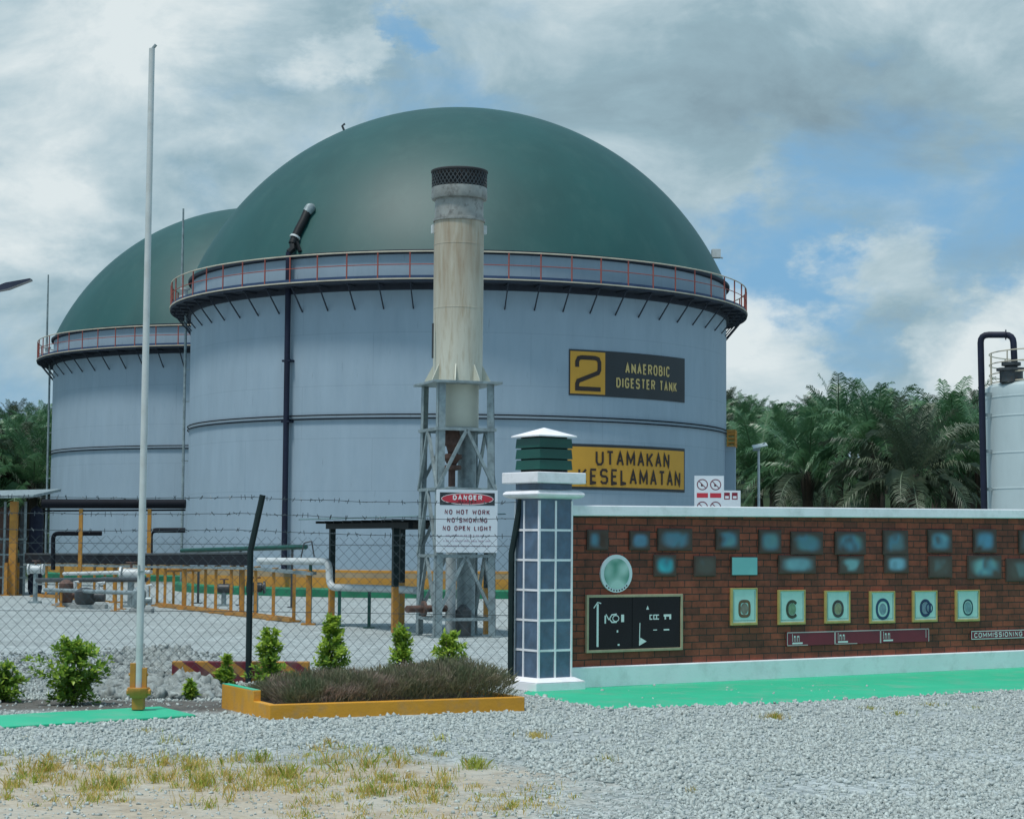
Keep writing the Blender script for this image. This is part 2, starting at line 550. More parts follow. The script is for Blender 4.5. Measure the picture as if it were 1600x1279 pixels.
    m.use_nodes = True
    nt = m.node_tree
    L = nt.links.new
    b = nt.nodes['Principled BSDF']
    b.inputs['Roughness'].default_value = 0.7
    tc = nt.nodes.new('ShaderNodeTexCoord')
    sep = nt.nodes.new('ShaderNodeSeparateXYZ')
    L(tc.outputs['Object'], sep.inputs[0])
    a1 = nt.nodes.new('ShaderNodeMath')
    a1.operation = 'MULTIPLY_ADD'
    a1.inputs[1].default_value = 1.4
    L(sep.outputs[2], a1.inputs[0])
    L(sep.outputs[0], a1.inputs[2])
    a2 = nt.nodes.new('ShaderNodeMath')
    a2.operation = 'MULTIPLY'
    a2.inputs[1].default_value = 1 / 0.27
    L(a1.outputs[0], a2.inputs[0])
    a3 = nt.nodes.new('ShaderNodeMath')
    a3.operation = 'FRACT'
    L(a2.outputs[0], a3.inputs[0])
    rp = nt.nodes.new('ShaderNodeValToRGB')
    rp.color_ramp.interpolation = 'CONSTANT'
    rp.color_ramp.elements[0].color = (0.5, 0.24, 0.04, 1)
    rp.color_ramp.elements[1].position = 0.5
    rp.color_ramp.elements[1].color = (0.17, 0.02, 0.035, 1)
    L(a3.outputs[0], rp.inputs[0])
    n = nt.nodes.new('ShaderNodeTexNoise')
    n.inputs['Scale'].default_value = 5
    n.inputs['Detail'].default_value = 8
    L(tc.outputs['Object'], n.inputs['Vector'])
    mx = nt.nodes.new('ShaderNodeMix')
    mx.data_type = 'RGBA'
    rn = nt.nodes.new('ShaderNodeValToRGB')
    rn.color_ramp.elements[0].position = 0.5
    rn.color_ramp.elements[0].color = (0, 0, 0, 1)
    rn.color_ramp.elements[1].position = 0.75
    rn.color_ramp.elements[1].color = (0.7, 0.7, 0.7, 1)
    L(n.outputs[0], rn.inputs[0])
    L(rn.outputs[0], mx.inputs['Factor'])
    L(rp.outputs[0], mx.inputs[6])
    mx.inputs[7].default_value = (0.2, 0.17, 0.14, 1)
    L(mx.outputs[2], b.inputs['Base Color'])
    M['stripes'] = m
    # ground
    m = bpy.data.materials.new('gravel_ground')
    m.use_nodes = True
    nt = m.node_tree
    L = nt.links.new
    b = nt.nodes['Principled BSDF']
    b.inputs['Roughness'].default_value = 0.92
    b.inputs['Specular IOR Level'].default_value = 0.2
    tc = nt.nodes.new('ShaderNodeTexCoord')
    sep = nt.nodes.new('ShaderNodeSeparateXYZ')
    L(tc.outputs['Object'], sep.inputs[0])

    def noise(scale, detail=6, rough=0.6):
        n = nt.nodes.new('ShaderNodeTexNoise')
        n.inputs['Scale'].default_value = scale
        n.inputs['Detail'].default_value = detail
        n.inputs['Roughness'].default_value = rough
        L(tc.outputs['Object'], n.inputs['Vector'])
        return n.outputs[0]

    def mth(op, a, bb, clamp=False):
        q = nt.nodes.new('ShaderNodeMath')
        q.operation = op
        q.use_clamp = clamp
        for i, v in enumerate((a, bb)):
            if isinstance(v, (int, float)):
                q.inputs[i].default_value = v
            else:
                L(v, q.inputs[i])
        return q.outputs[0]

    def rmp(v, a, bb, lo, hi):
        q = nt.nodes.new('ShaderNodeMapRange')
        q.interpolation_type = 'SMOOTHSTEP'
        for nme, val in (('From Min', a), ('From Max', bb), ('To Min', lo), ('To Max', hi)):
            q.inputs[nme].default_value = val
        L(v, q.inputs['Value'])
        return q.outputs[0]

    def mixc(f, a, bb):
        q = nt.nodes.new('ShaderNodeMix')
        q.data_type = 'RGBA'
        L(f, q.inputs['Factor'])
        for i, v in ((6, a), (7, bb)):
            if isinstance(v, tuple):
                q.inputs[i].default_value = (*v, 1)
            else:
                L(v, q.inputs[i])
        return q.outputs[2]
    vo = nt.nodes.new('ShaderNodeTexVoronoi')
    vo.inputs['Scale'].default_value = 22
    L(tc.outputs['Object'], vo.inputs['Vector'])
    vo2 = nt.nodes.new('ShaderNodeTexVoronoi')
    vo2.inputs['Scale'].default_value = 9
    L(tc.outputs['Object'], vo2.inputs['Vector'])
    sv = nt.nodes.new('ShaderNodeSeparateColor')
    L(vo.outputs['Color'], sv.inputs[0])
    sv2 = nt.nodes.new('ShaderNodeSeparateColor')
    L(vo2.outputs['Color'], sv2.inputs[0])
    stone = mth('ADD', mth('MULTIPLY', sv.outputs[0], 0.55), mth('MULTIPLY', sv2.outputs[1], 0.45))
    g = mixc(rmp(stone, 0.1, 0.9, 0, 1), (0.24, 0.285, 0.285), (0.52, 0.575, 0.57))
    g = mixc(rmp(noise(0.5, 5), 0.35, 0.7, 0, 0.45), g, (0.25, 0.275, 0.27))
    big = noise(0.9, 8, 0.65)
    dirt_mask = mth('MULTIPLY', rmp(mth('ADD', sep.outputs[1], mth('MULTIPLY', big, 3.0)), 14.4, 16.0, 1, 0),
                    rmp(mth('ADD', sep.outputs[0], mth('MULTIPLY', big, 3.2)), 0.9, 2.6, 1, 0))
    dirt = mixc(rmp(noise(6, 8, 0.7), 0.3, 0.7, 0, 1), (0.33, 0.26, 0.175), (0.50, 0.42, 0.30))
    dirt = mixc(rmp(noise(1.6, 5, 0.6), 0.45, 0.7, 0, 0.7), dirt, (0.47, 0.45, 0.38))
    g2 = mixc(mth('MULTIPLY', dirt_mask, 0.8), g, dirt)
    soilm = mth('MULTIPLY', rmp(mth('ADD', sep.outputs[1], mth('MULTIPLY', big, 0.8)), 17.6, 18.1, 0, 1), rmp(mth('ADD', sep.outputs[1], big), 19.0, 19.8, 1, 0))
    soilm = mth('MULTIPLY', soilm, rmp(sep.outputs[0], -2.6, -2.2, 1, 0))
    g2 = mixc(mth('MULTIPLY', soilm, 0.85), g2, (0.09, 0.075, 0.062))
    far = rmp(sep.outputs[1], 92, 110, 0, 1)
    g3 = mixc(far, g2, (0.03, 0.055, 0.024))
    L(g3, b.inputs['Base Color'])
    bp = nt.nodes.new('ShaderNodeBump')
    bp.inputs['Strength'].default_value = 0.9
    bp.inputs['Distance'].default_value = 0.03
    hh = mth('SUBTRACT', mth('MULTIPLY', sv.outputs[1], 0.4), vo.outputs['Distance'])
    L(mth('MULTIPLY', hh, rmp(dirt_mask, 0, 1, 1, 0.35)), bp.inputs['Height'])
    L(bp.outputs[0], b.inputs['Normal'])
    M['ground'] = m


special_mats()


def picture_mat(name, top, bot, back, seed, fade=True):
    """a picture whose subject cannot be made out: soft patches of colour on a brown mount"""
    m = bpy.data.materials.new(name)
    m.use_nodes = True
    nt = m.node_tree
    L = nt.links.new
    b = nt.nodes['Principled BSDF']
    b.inputs['Roughness'].default_value = 0.5
    b.inputs['Specular IOR Level'].default_value = 0.3
    tc = nt.nodes.new('ShaderNodeTexCoord')
    mp = nt.nodes.new('ShaderNodeMapping')
    mp.inputs['Location'].default_value = (seed * 3.1, seed * 1.7, seed * 0.9)
    L(tc.outputs['Object'], mp.inputs[0])
    n = nt.nodes.new('ShaderNodeTexNoise')
    n.inputs['Scale'].default_value = 4.0
    n.inputs['Detail'].default_value = 1.0
    L(mp.outputs[0], n.inputs['Vector'])
    r = nt.nodes.new('ShaderNodeValToRGB')
    e = r.color_ramp.elements
    e[0].position, e[1].position = 0.34, 0.62
    e[0].color, e[1].color = (*back, 1), (*top, 1)
    k = e.new(0.48)
    k.color = (*bot, 1)
    L(n.outputs[0], r.inputs[0])
    if not fade:
        L(r.outputs[0], b.inputs['Base Color'])
        return m
    sep = nt.nodes.new('ShaderNodeSeparateXYZ')
    L(tc.outputs['Generated'], sep.inputs[0])

    def mth(op, a, bb=None):
        q = nt.nodes.new('ShaderNodeMath')
        q.operation = op
        for i, v in enumerate((a, bb)):
            if isinstance(v, (int, float)):
                q.inputs[i].default_value = v
            elif v is not None:
                L(v, q.inputs[i])
        return q.outputs[0]
    dx = mth('POWER', mth('ABSOLUTE', mth('SUBTRACT', sep.outputs[0], 0.5)), 3.0)
    dz = mth('POWER', mth('ABSOLUTE', mth('SUBTRACT', sep.outputs[2], 0.5)), 3.0)
    rad = mth('POWER', mth('ADD', dx, dz), 0.3333)
    wob = mth('ADD', rad, mth('MULTIPLY', mth('SUBTRACT', n.outputs[0], 0.5), 0.25))
    mr = nt.nodes.new('ShaderNodeMapRange')
    mr.interpolation_type = 'SMOOTHSTEP'
    mr.inputs['From Min'].default_value = 0.22
    mr.inputs['From Max'].default_value = 0.52
    L(wob, mr.inputs['Value'])
    mx = nt.nodes.new('ShaderNodeMix')
    mx.data_type = 'RGBA'
    L(mr.outputs[0], mx.inputs['Factor'])
    L(r.outputs[0], mx.inputs[6])
    mx.inputs[7].default_value = (0.085, 0.055, 0.045, 1)
    L(mx.outputs[2], b.inputs['Base Color'])
    return m


# ------------------------------------------------------------------ mesh builder
class MB:
    def __init__(s):
        s.v, s.f, s.sm, s.mi = [], [], [], []

    def add(s, vs, fs, smooth=False, mi=0):
        o = len(s.v)
        s.v += [tuple(v) for v in vs]
        s.f += [tuple(i + o for i in f) for f in fs]
        s.sm += [smooth] * len(fs)
        s.mi += [mi] * len(fs)
        return s

    def box(s, lo, hi, mx=None, mi=0):
        x0, y0, z0 = lo
        x1, y1, z1 = hi
        vs = [Vector(p) for p in ((x0, y0, z0), (x1, y0, z0), (x1, y1, z0), (x0, y1, z0), (x0, y0, z1), (x1, y0, z1), (x1, y1, z1), (x0, y1, z1))]
        if mx is not None:
            vs = [mx @ v for v in vs]
        return s.add(vs, [(0, 3, 2, 1), (4, 5, 6, 7), (0, 1, 5, 4), (1, 2, 6, 5), (2, 3, 7, 6), (3, 0, 4, 7)], mi=mi)

    def tube(s, pts, r, n=8, caps=True, smooth=True, mi=0, closed=False):
        pts = [Vector(p) for p in pts]
        m = len(pts)
        rs = r if isinstance(r, (list, tuple)) else [r] * m
        rings = []
        prev = None
        for i, p in enumerate(pts):
            if closed:
                t = (pts[(i + 1) % m] - pts[i - 1])
            else:
                t = (pts[min(i + 1, m - 1)] - pts[max(i - 1, 0)])
            t.normalize()
            if prev is None:
                a = Vector((0, 0, 1)) if abs(t.z) < 0.9 else Vector((1, 0, 0))
                u = t.cross(a).normalized()
            else:
                u = (prev - t * prev.dot(t)).normalized()
            prev = u
            w = t.cross(u)
            rings.append([p + (u * math.cos(2 * PI * k / n + PI / n) + w * math.sin(2 * PI * k / n + PI / n)) * rs[i] for k in range(n)])
        vs = [q for rg in rings for q in rg]
        fs = []
        for i in range(m if closed else m - 1):
            j = (i + 1) % m
            for k in range(n):
                fs.append((i * n + k, i * n + (k + 1) % n, j * n + (k + 1) % n, j * n + k))
        if caps and not closed:
            fs.append(tuple(range(n))[::-1])
            fs.append(tuple((m - 1) * n + k for k in range(n)))
        return s.add(vs, fs, smooth and n > 4, mi)

    def bar(s, p, q, w, mi=0):
        return s.tube([p, q], w * 0.7071, 4, mi=mi)

    def lathe(s, prof, n=48, c=(0, 0, 0), a0=0.0, a1=2 * PI, smooth=True, mi=0):
        full = abs(a1 - a0 - 2 * PI) < 1e-6
        cols = n if full else n + 1
        vs = []
        for i in range(cols):
            a = a0 + (a1 - a0) * i / n
            for r, z in prof:
                vs.append((c[0] + r * math.cos(a), c[1] + r * math.sin(a), c[2] + z))
        m = len(prof)
        fs = []
        for i in range(n):
            j = (i + 1) % cols
            for k in range(m - 1):
                fs.append((i * m + k, j * m + k, j * m + k + 1, i * m + k + 1))
        return s.add(vs, fs, smooth, mi)

    def prism(s, poly, h0, h1, mi=0):
        n = len(poly)
        vs = [(p[0], p[1], h0) for p in poly] + [(p[0], p[1], h1) for p in poly]
        fs = [tuple(range(n))[::-1], tuple(range(n, 2 * n))] + [(i, (i + 1) % n, n + (i + 1) % n, n + i) for i in range(n)]
        return s.add(vs, fs, mi=mi)

    def build(s, name, m, parent=None, loc=None, rotz=None, bevel=0.0):
        me = bpy.data.meshes.new(name)
        me.from_pydata(s.v, [], s.f)
        for mm in (m if isinstance(m, (list, tuple)) else [m]):
            me.materials.append(mm)
        me.polygons.foreach_set('use_smooth', s.sm)
        me.polygons.foreach_set('material_index', s.mi)
        me.update()
        if any(s.sm):
            me.set_sharp_from_angle(angle=R(40))
        o = bpy.data.objects.new(name, me)
        C.objects.link(o)
        if parent is not None:
            o.parent = parent
        if loc is not None:
            o.location = loc
        if rotz is not None:
            o.rotation_euler = (0, 0, rotz)
        if bevel:
            b = o.modifiers.new('bevel', 'BEVEL')
            b.width = bevel
            b.segments = 2
            b.limit_method = 'ANGLE'
        return o


def tag(o, label=None, cat=None, group=None, kind=None):
    for k, v in (('label', label), ('category', cat), ('group', group), ('kind', kind)):
        if v:
            o[k] = v
    return o


def thing(name, label, cat, loc=(0, 0, 0), rotz=0.0, group=None):
    o = bpy.data.objects.new(name, None)
    C.objects.link(o)
    o.location = loc
    o.rotation_euler = (0, 0, rotz)
    return tag(o, label, cat, group)


def copy_tree(o, parent=None):
    c = o.copy()
    C.objects.link(c)
    c.parent = parent
    for ch in list(o.children):
        copy_tree(ch, c)
    return c


GLYPHS = {
    'A': ['0,0 .5,1 1,0', '.17,.34 .83,.34'], 'B': ['0,0 0,1 .62,1 .88,.9 .88,.62 .62,.52 0,.52', '.62,.52 1,.4 1,.12 .68,0 0,0'],
    'C': ['1,.8 .8,1 .25,1 0,.78 0,.22 .25,0 .8,0 1,.2'], 'D': ['0,0 0,1 .62,1 1,.72 1,.28 .62,0 0,0'], 'E': ['1,1 0,1 0,0 1,0', '0,.52 .85,.52'],
    'G': ['1,.8 .8,1 .25,1 0,.78 0,.22 .25,0 .78,0 1,.2 1,.46 .58,.46'], 'H': ['0,0 0,1', '1,0 1,1', '0,.52 1,.52'], 'I': ['.5,0 .5,1'],
    'K': ['0,0 0,1', '1,1 .08,.42', '.33,.58 1,0'], 'L': ['0,1 0,0 1,0'], 'M': ['0,0 0,1 .5,.25 1,1 1,0'], 'N': ['0,0 0,1 1,0 1,1'],
    'O': ['.25,0 0,.22 0,.78 .25,1 .75,1 1,.78 1,.22 .75,0 .25,0'], 'P': ['0,0 0,1 .7,1 1,.88 1,.58 .7,.46 0,.46'], 'R': ['0,0 0,1 .7,1 1,.88 1,.62 .7,.5 0,.5', '.55,.5 1,0'],
    'S': ['1,.84 .78,1 .22,1 0,.84 0,.64 .22,.52 .78,.5 1,.36 1,.16 .78,0 .22,0 0,.16'], 'T': ['0,1 1,1', '.5,1 .5,0'], 'U': ['0,1 0,.2 .25,0 .75,0 1,.2 1,1'],
    'W': ['0,1 .25,0 .5,.75 .75,0 1,1'], 'Y': ['0,1 .5,.48 1,1', '.5,.48 .5,0']}
WIDE = {'I': 0.25, 'M': 1.2, 'W': 1.35, ' ': 0.55, 'L': .85, 'E': .85, 'T': .95}


def fit_text(body, w, h, sw=0.13, gap=0.34):
    """sign-writer's stroke lettering filling w x h; sw = stroke width over letter height. Returns [(verts, faces, layer)]"""
    adv = [WIDE.get(c, 1.0) for c in body]
    total_w = sum(adv) + gap * (len(body) - 1)
    u = w / total_w
    t = h * sw
    x = -w / 2
    out = []
    for c, a in zip(body, adv):
        for k, st in enumerate(GLYPHS.get(c, [])):
            pts = [tuple(float(q) for q in p.split(',')) for p in st.split()]
            cw = a * u
            pts = [(x + t / 2 + p[0] * (cw - t), -h / 2 + t / 2 + p[1] * (h - t)) for p in pts]
            vs, fs = stroke2d(pts, t)
            out.append((vs, fs, k))
        x += (a + gap) * u
    return out


def flat(vf, x, z, y):
    """put 2-D lettering on a board: board's front looks along -y"""
    vs, fs = vf
    return [(x + a, y, z + b) for a, b in vs], fs


def ring2d(rx, rz, w, n=28):
    vs, fs = [], []
    for i in range(n):
        a = 2 * PI * i / n
        vs += [(rx * math.cos(a), rz * math.sin(a)), ((rx - w) * math.cos(a), (rz - w) * math.sin(a))]
    for i in range(n):
        j = (i + 1) % n
        fs.append((2 * i, 2 * j, 2 * j + 1, 2 * i + 1))
    return vs, fs


def disc2d(rx, rz, n=32):
    return [(rx * math.cos(2 * PI * i / n), rz * math.sin(2 * PI * i / n)) for i in range(n)], [tuple(range(n))]


def rect2d(x0, z0, x1, z1):
    return [(x0, z0), (x1, z0), (x1, z1), (x0, z1)], [(0, 1, 2, 3)]


def stroke2d(pts, w):
    q = [pts[0]]
    for a, b in zip(pts, pts[1:]):
        k = max(1, int(math.hypot(b[0] - a[0], b[1] - a[1]) / 0.12))
        q += [(a[0] + (b[0] - a[0]) * i / k, a[1] + (b[1] - a[1]) * i / k) for i in range(1, k + 1)]
    pts = q
    vs, fs = [], []
    n = len(pts)
    for i, p in enumerate(pts):
        a = Vector(pts[max(0, i - 1)])
        b = Vector(pts[min(n - 1, i + 1)])
        t = (b - a).normalized()
        if 0 < i < n - 1:
            t1 = (Vector(p) - a).normalized()
            k = 1 / max(0.45, t1.dot(t))
        else:
            k = 1
        nn = Vector((-t.y, t.x)) * w / 2 * k
        vs += [tuple(Vector(p) + nn), tuple(Vector(p) - nn)]
    for i in range(n - 1):
        fs.append((2 * i, 2 * i + 1, 2 * i + 3, 2 * i + 2))
    return vs, fs


# ------------------------------------------------------------------ ground
def ground():
    xs = sorted(set([-4000, -2000, -1000, -600, -400, -300, -200] + [i for i in range(-150, 151, 6)] + [i for i in range(-12, 13)] + [200, 300, 400, 600, 1000, 2000, 4000]))
    ys = sorted(set([-60, -30, 0] + [i * 0.5 for i in range(10, 64)] + list(range(32, 100, 4)) + list(range(100, 300, 8)) + [320, 360, 400, 500, 700, 1000, 1600, 2500, 5000]))
    mb = MB()
    vs = [(x, y, zg(x, y)) for y in ys for x in xs]
    nx = len(xs)
    fs = [(j * nx + i, j * nx + i + 1, (j + 1) * nx + i + 1, (j + 1) * nx + i) for j in range(len(ys) - 1) for i in range(nx - 1)]
    mb.add(vs, fs, True)
    tag(mb.build('ground', M['ground']), kind='structure')


ground()

# wall frame
PW0, PW1 = G(893, 1076), G(1600, 1043)
U = Vector((PW1.x - PW0.x, PW1.y - PW0.y, 0)).normalized()
NW = Vector((U.y, -U.x, 0))
YAW = math.atan2(U.y, U.x)
SKIRT = 0.05
PB = PW0 - NW * SKIRT          # brick face starts here


def wp(px, py):
    r = ray(px, py)
    o = Vector((0, 0, EYE))
    t = (PB - o).dot(NW) / r.dot(NW)
    p = o + r * t
    return (p - PB).dot(U), p.z


# apron and slab
ap = [G(818, 1083), G(940, 1107), G(1200, 1099.5), G(1600, 1077.5)]
ap_dir = (ap[3] - ap[1]).normalized()
ap.append(ap[3] + ap_dir * 8)
ap.append(PB + U * 18)
ap.append(PB - U * 0.5)
APRON = [(p.x, p.y) for p in ap]
mb = MB().prism(APRON, -0.1, 0.008)
tag(mb.build('painted_pavement', M['green_floor'], bevel=0.008), kind='structure')
sl = [G(0, 1119), G(250, 1106.5), G(306, 1120), G(0, 1139)]
dv = (sl[3] - sl[2]).normalized()
SLAB = [(p.x, p.y) for p in (sl[0] + dv * 3, sl[1], sl[2], sl[3] + dv * 3)]
mb = MB().prism(SLAB, -0.1, 0.022)
tag(mb.build('painted_slab', M['green_floor'], bevel=0.008), kind='structure')


# ------------------------------------------------------------------ brick wall, pillar, plaques
WL = 13.0
ZTOP = 1.89


def brick_wall():
    t = thing('brick_wall', 'long dark red brick wall with white coping and white skirting, behind green pavement', 'wall', PB, YAW)
    def run(y0, y1, z0, z1, x0, rise0):
        m = MB().box((x0, y0, z0), (WL, y1, z1))
        m.v = [(x, y, z + (0.0093 * x if z > 0.5 else 0)) for x, y, z in m.v]
        return m
    run(0, 0.23, 0.0, ZTOP - 0.112, 0, 0).build('brickwork', M['brick'], t)
    run(-0.07, 0.30, ZTOP - 0.11, ZTOP, -0.02, 0).build('coping', M['white'], t, bevel=0.01)
    MB().box((-0.05, -SKIRT, 0), (WL, -0.001, 0.22)).build('skirting', M['white'], t, bevel=0.012)


brick_wall()


def pillar():
    # shaft corner nearest the wall: pillar stands at the wall's left end, its face proud of the brick
    w = 0.415
    base = PB - U * (w / 2 + 0.055) + NW * (0.05)
    base = base - NW * (w / 2 - 0.06)
    t = thing('tiled_pillar', 'square pillar of blue tiles with white joints and green louvred top, at the wall end', 'pillar', (base.x, base.y, 0), YAW)
    h = w / 2
    MB().box((-h, -h, 0.0), (h, h, 1.95)).build('shaft', M['tile'], t)
    g = MB()
    rows = [0.306 * k + 0.405 for k in range(0, 5)]
    e = 0.006
    jw = 0.011
    for z in rows:
        g.box((-h - e, -h - e, z - jw), (h + e, h + e, z + jw))
    for x in (-h, 0, h):
        g.box((x - jw, -h - e * 1.3, 0.1), (x + jw, -h + 0.01, 1.93))
    for y in (-h, 0.05, h):
        g.box((-h - e * 1.3, y - jw, 0.1), (-h + 0.01, y + jw, 1.93))
        g.box((h - 0.01, y - jw, 0.1), (h + e * 1.3, y + jw, 1.93))
    g.build('tile_joints', M['white'], t)
    b = MB()
    b.box((-h - 0.11, -h - 0.11, 0), (h + 0.11, h + 0.11, 0.09))
    vs = []
    for s_, z in ((h + 0.11, 0.09), (h + 0.03, 0.13)):
        vs += [(-s_, -s_, z), (s_, -s_, z), (s_, s_, z), (-s_, s_, z)]
    b.add(vs, [(0, 1, 5, 4), (1, 2, 6, 5), (2, 3, 7, 6), (3, 0, 4, 7), (4, 5, 6, 7)])
    b.build('base_moulding', M['white'], t, bevel=0.01)
    # half-round moulding under the top
    c = MB()
    prof = [(h + 0.012 + 0.085 * math.sin(a), 1.95 + 0.045 - 0.045 * math.cos(a)) for a in [PI * k / 8 for k in range(9)]]
    vs, fs = [], []
    for r_, z in prof:
        vs += [(-r_, -r_, z), (r_, -r_, z), (r_, r_, z), (-r_, r_, z)]
    for i in range(8):
        for k in range(4):
            fs.append((i * 4 + k, i * 4 + (k + 1) % 4, (i + 1) * 4 + (k + 1) % 4, (i + 1) * 4 + k))
    fs.append((0, 3, 2, 1))
    fs.append((32, 33, 34, 35))
    c.add(vs, fs, True)
    c.build('half_round_moulding', M['white'], t)
    MB().box((-h, -h, 2.045), (h, h, 2.105)).build('neck', M['tile'], t)
    MB().box((-h - 0.105, -h - 0.105, 2.107), (h + 0.105, h + 0.105, 2.22)).build('cap_slab', M['white'], t, bevel=0.008)
    q = 0.20
    l = MB()
    l.box((-q + 0.03, -q + 0.03, 2.222), (q - 0.03, q - 0.03, 2.585))
    l.build('lamp_core', M['black'], t)
    for k in range(3):
        z0 = 2.25 + k * 0.112
        s = MB()
        vs = []
        for s_, z in ((q + 0.012, z0), (q + 0.004, z0 + 0.098)):
            vs += [(-s_, -s_, z), (s_, -s_, z), (s_, s_, z), (-s_, s_, z)]
        s.add(vs, [(0, 1, 5, 4), (1, 2, 6, 5), (2, 3, 7, 6), (3, 0, 4, 7), (4, 5, 6, 7), (3, 2, 1, 0)])
        s.build('louvre', M['green_dark'], t)
    r_ = MB()
    s_ = 0.245
    r_.add([(-s_, -s_, 2.587), (s_, -s_, 2.587), (s_, s_, 2.587), (-s_, s_, 2.587), (-s_, -s_, 2.60), (s_, -s_, 2.60), (s_, s_, 2.60), (-s_, s_, 2.60), (0, 0, 2.69)],
           [(3, 2, 1, 0), (0, 1, 5, 4), (1, 2, 6, 5), (2, 3, 7, 6), (3, 0, 4, 7), (4, 5, 8), (5, 6, 8), (6, 7, 8), (7, 4, 8)])
    r_.build('cap_roof', M['white'], t)
    return t


pillar()


def wall_item(name, label, cat, x0, y0, x1, y1, group=None):
    """a board hung on the brick face; returns the thing and its width and height (origin bottom left)"""
    s0, z1 = wp(x0, (y0))
    s1, _ = wp(x1, y0)
    _, z0 = wp((x0 + x1) / 2, y1)
    _, z1 = wp((x0 + x1) / 2, y0)
    p = PB + U * s0
    t = thing(name, label, cat, (p.x, p.y, z0), YAW, group)
    return t, s1 - s0, z1 - z0


def pictures():
    ords = ['first', 'second', 'third', 'fourth', 'fifth', 'sixth', 'seventh', 'eighth', 'ninth', 'tenth', 'eleventh']
    upper = [(916, 827, 949, 859), (982, 829, 1014, 859), (1026, 825, 1080, 860), (1117, 826, 1154, 859), (1184, 827, 1219, 864), (1234, 830, 1284, 866),
             (1303, 830, 1351, 866), (1378, 828, 1417, 866), (1448, 827, 1486, 863), (1519, 826, 1555, 863), (1590, 828, 1626, 864)]
    bl = (0.10, 0.22, 0.30)
    tealish = (0.13, 0.28, 0.30)
    gr = (0.10, 0.085, 0.075)
    br = (0.075, 0.04, 0.03)
    tops = [(0.13, 0.21, 0.34), (0.13, 0.25, 0.38), (0.13, 0.22, 0.30), (0.14, 0.32, 0.34), (0.13, 0.26, 0.28), (0.10, 0.22, 0.25), (0.13, 0.27, 0.28), (0.12, 0.19, 0.22), (0.16, 0.34, 0.42), (0.11, 0.28, 0.42), (0.13, 0.15, 0.17)]
    for i, b in enumerate(upper):
        t, w, h = wall_item('framed_picture', 'hazy blue picture, %s from the pillar in the upper row on the brick wall' % ords[i], 'picture', *b, group='pictures in the upper row on the brick wall')
        MB().box((0, -0.022, 0), (w, -0.001, h)).build('frame', M['mount'], t, bevel=0.004)
        MB().box((0.012, -0.026, 0.012), (w - 0.012, -0.0225, h - 0.012)).build('picture', picture_mat('hazy_picture', tops[i], bl, gr if i % 3 else br, i + 1), t)
    lower = [(1020, 866, 1055, 900, (0.06, 0.42, 0.50), (0.05, 0.26, 0.34), 'bright cyan picture right of the round green emblem on the brick wall'),
             (1083, 868, 1117, 900, (0.10, 0.13, 0.15), gr, 'dull grey picture left of the plain cyan one in the lower row'),
             (1141, 869, 1182, 899, (0.22, 0.52, 0.52), (0.20, 0.48, 0.49), 'plain pale cyan board above the leftmost gold framed certificate'),
             (1215, 867, 1273, 896, (0.20, 0.40, 0.46), (0.16, 0.30, 0.36), 'wide pale blue picture right of the plain cyan board'),
             (1309, 868, 1348, 896, (0.20, 0.38, 0.42), gr, 'picture half pale and half brown above the third gold framed certificate'),
             (1380, 866, 1418, 895, (0.22, 0.42, 0.54), (0.15, 0.27, 0.34), 'sky blue picture above the fourth gold framed certificate'),
             (1449, 868, 1486, 902, (0.12, 0.17, 0.18), gr, 'dim grey picture above the fifth gold framed certificate'),
             (1510, 867, 1563, 904, (0.19, 0.40, 0.42), (0.12, 0.26, 0.32), 'wide teal picture above the sixth gold framed certificate'),
             (1570, 872, 1612, 908, (0.13, 0.18, 0.19), gr, 'dim picture at the far right end of the lower picture row')]
    for i, (x0, y0, x1, y1, c1, c2, lab) in enumerate(lower):
        t, w, h = wall_item('framed_picture', lab, 'picture', x0, y0, x1, y1, group='pictures in the lower row on the brick wall')
        MB().box((0, -0.020, 0), (w, -0.001, h)).build('frame', M['mount'], t, bevel=0.004)
        MB().box((0.010, -0.024, 0.010), (w - 0.010, -0.0205, h - 0.010)).build('picture', picture_mat('hazy_picture', c1, c2, c2 if i == 2 else gr, i + 31, i != 2), t)
    # round emblem
    s0, zt = wp(937, 866)
    s1, zb = wp(986, 925)
    sc, zc = (s0 + s1) / 2, (zt + zb) / 2
    p = PB + U * sc
    t = thing('emblem', 'oval white and green emblem above the black stone plaque', 'emblem', (p.x, p.y, zc), YAW)
    rx, rz = (s1 - s0) / 2, (zt - zb) / 2

    def solid(vf, y0, y1):
        vs, fs = vf
        n = len(vs)
        m_ = MB()
        m_.add([(a, y1, b) for a, b in vs] + [(a, y0, b) for a, b in vs], [tuple(range(n)), tuple(range(n, 2 * n))[::-1]] + [(i, n + i, n + (i + 1) % n, (i + 1) % n) for i in range(n)])
        return m_
    solid(disc2d(rx, rz), -0.001, -0.02).build('disc', M['sign_white'], t)
    vs, fs = disc2d(rx * 0.8, rz * 0.8)
    gm = picture_mat('emblem_colours', (0.45, 0.62, 0.58), (0.10, 0.28, 0.22), (0.02, 0.11, 0.08), 3, False)
    MB().add(*flat((vs, fs), 0, 0, -0.023)).build('emblem_face', gm, t)
    for a in range(9):
        an = PI * (1.25 + 0.5 * a / 8)
        MB().add(*flat(rect2d(-0.008, -0.008, 0.008, 0.008), rx * 0.9 * math.cos(an), rz * 0.9 * math.sin(an), -0.0235)).build('rim_letter', M['ink'], t)
    # certificates
    certs = [(1140, 918, 1181, 976), (1214, 921, 1256, 975), (1287, 922, 1326, 973), (1357, 923, 1396, 973), (1424, 922, 1462, 971), (1491, 921, 1528, 970)]
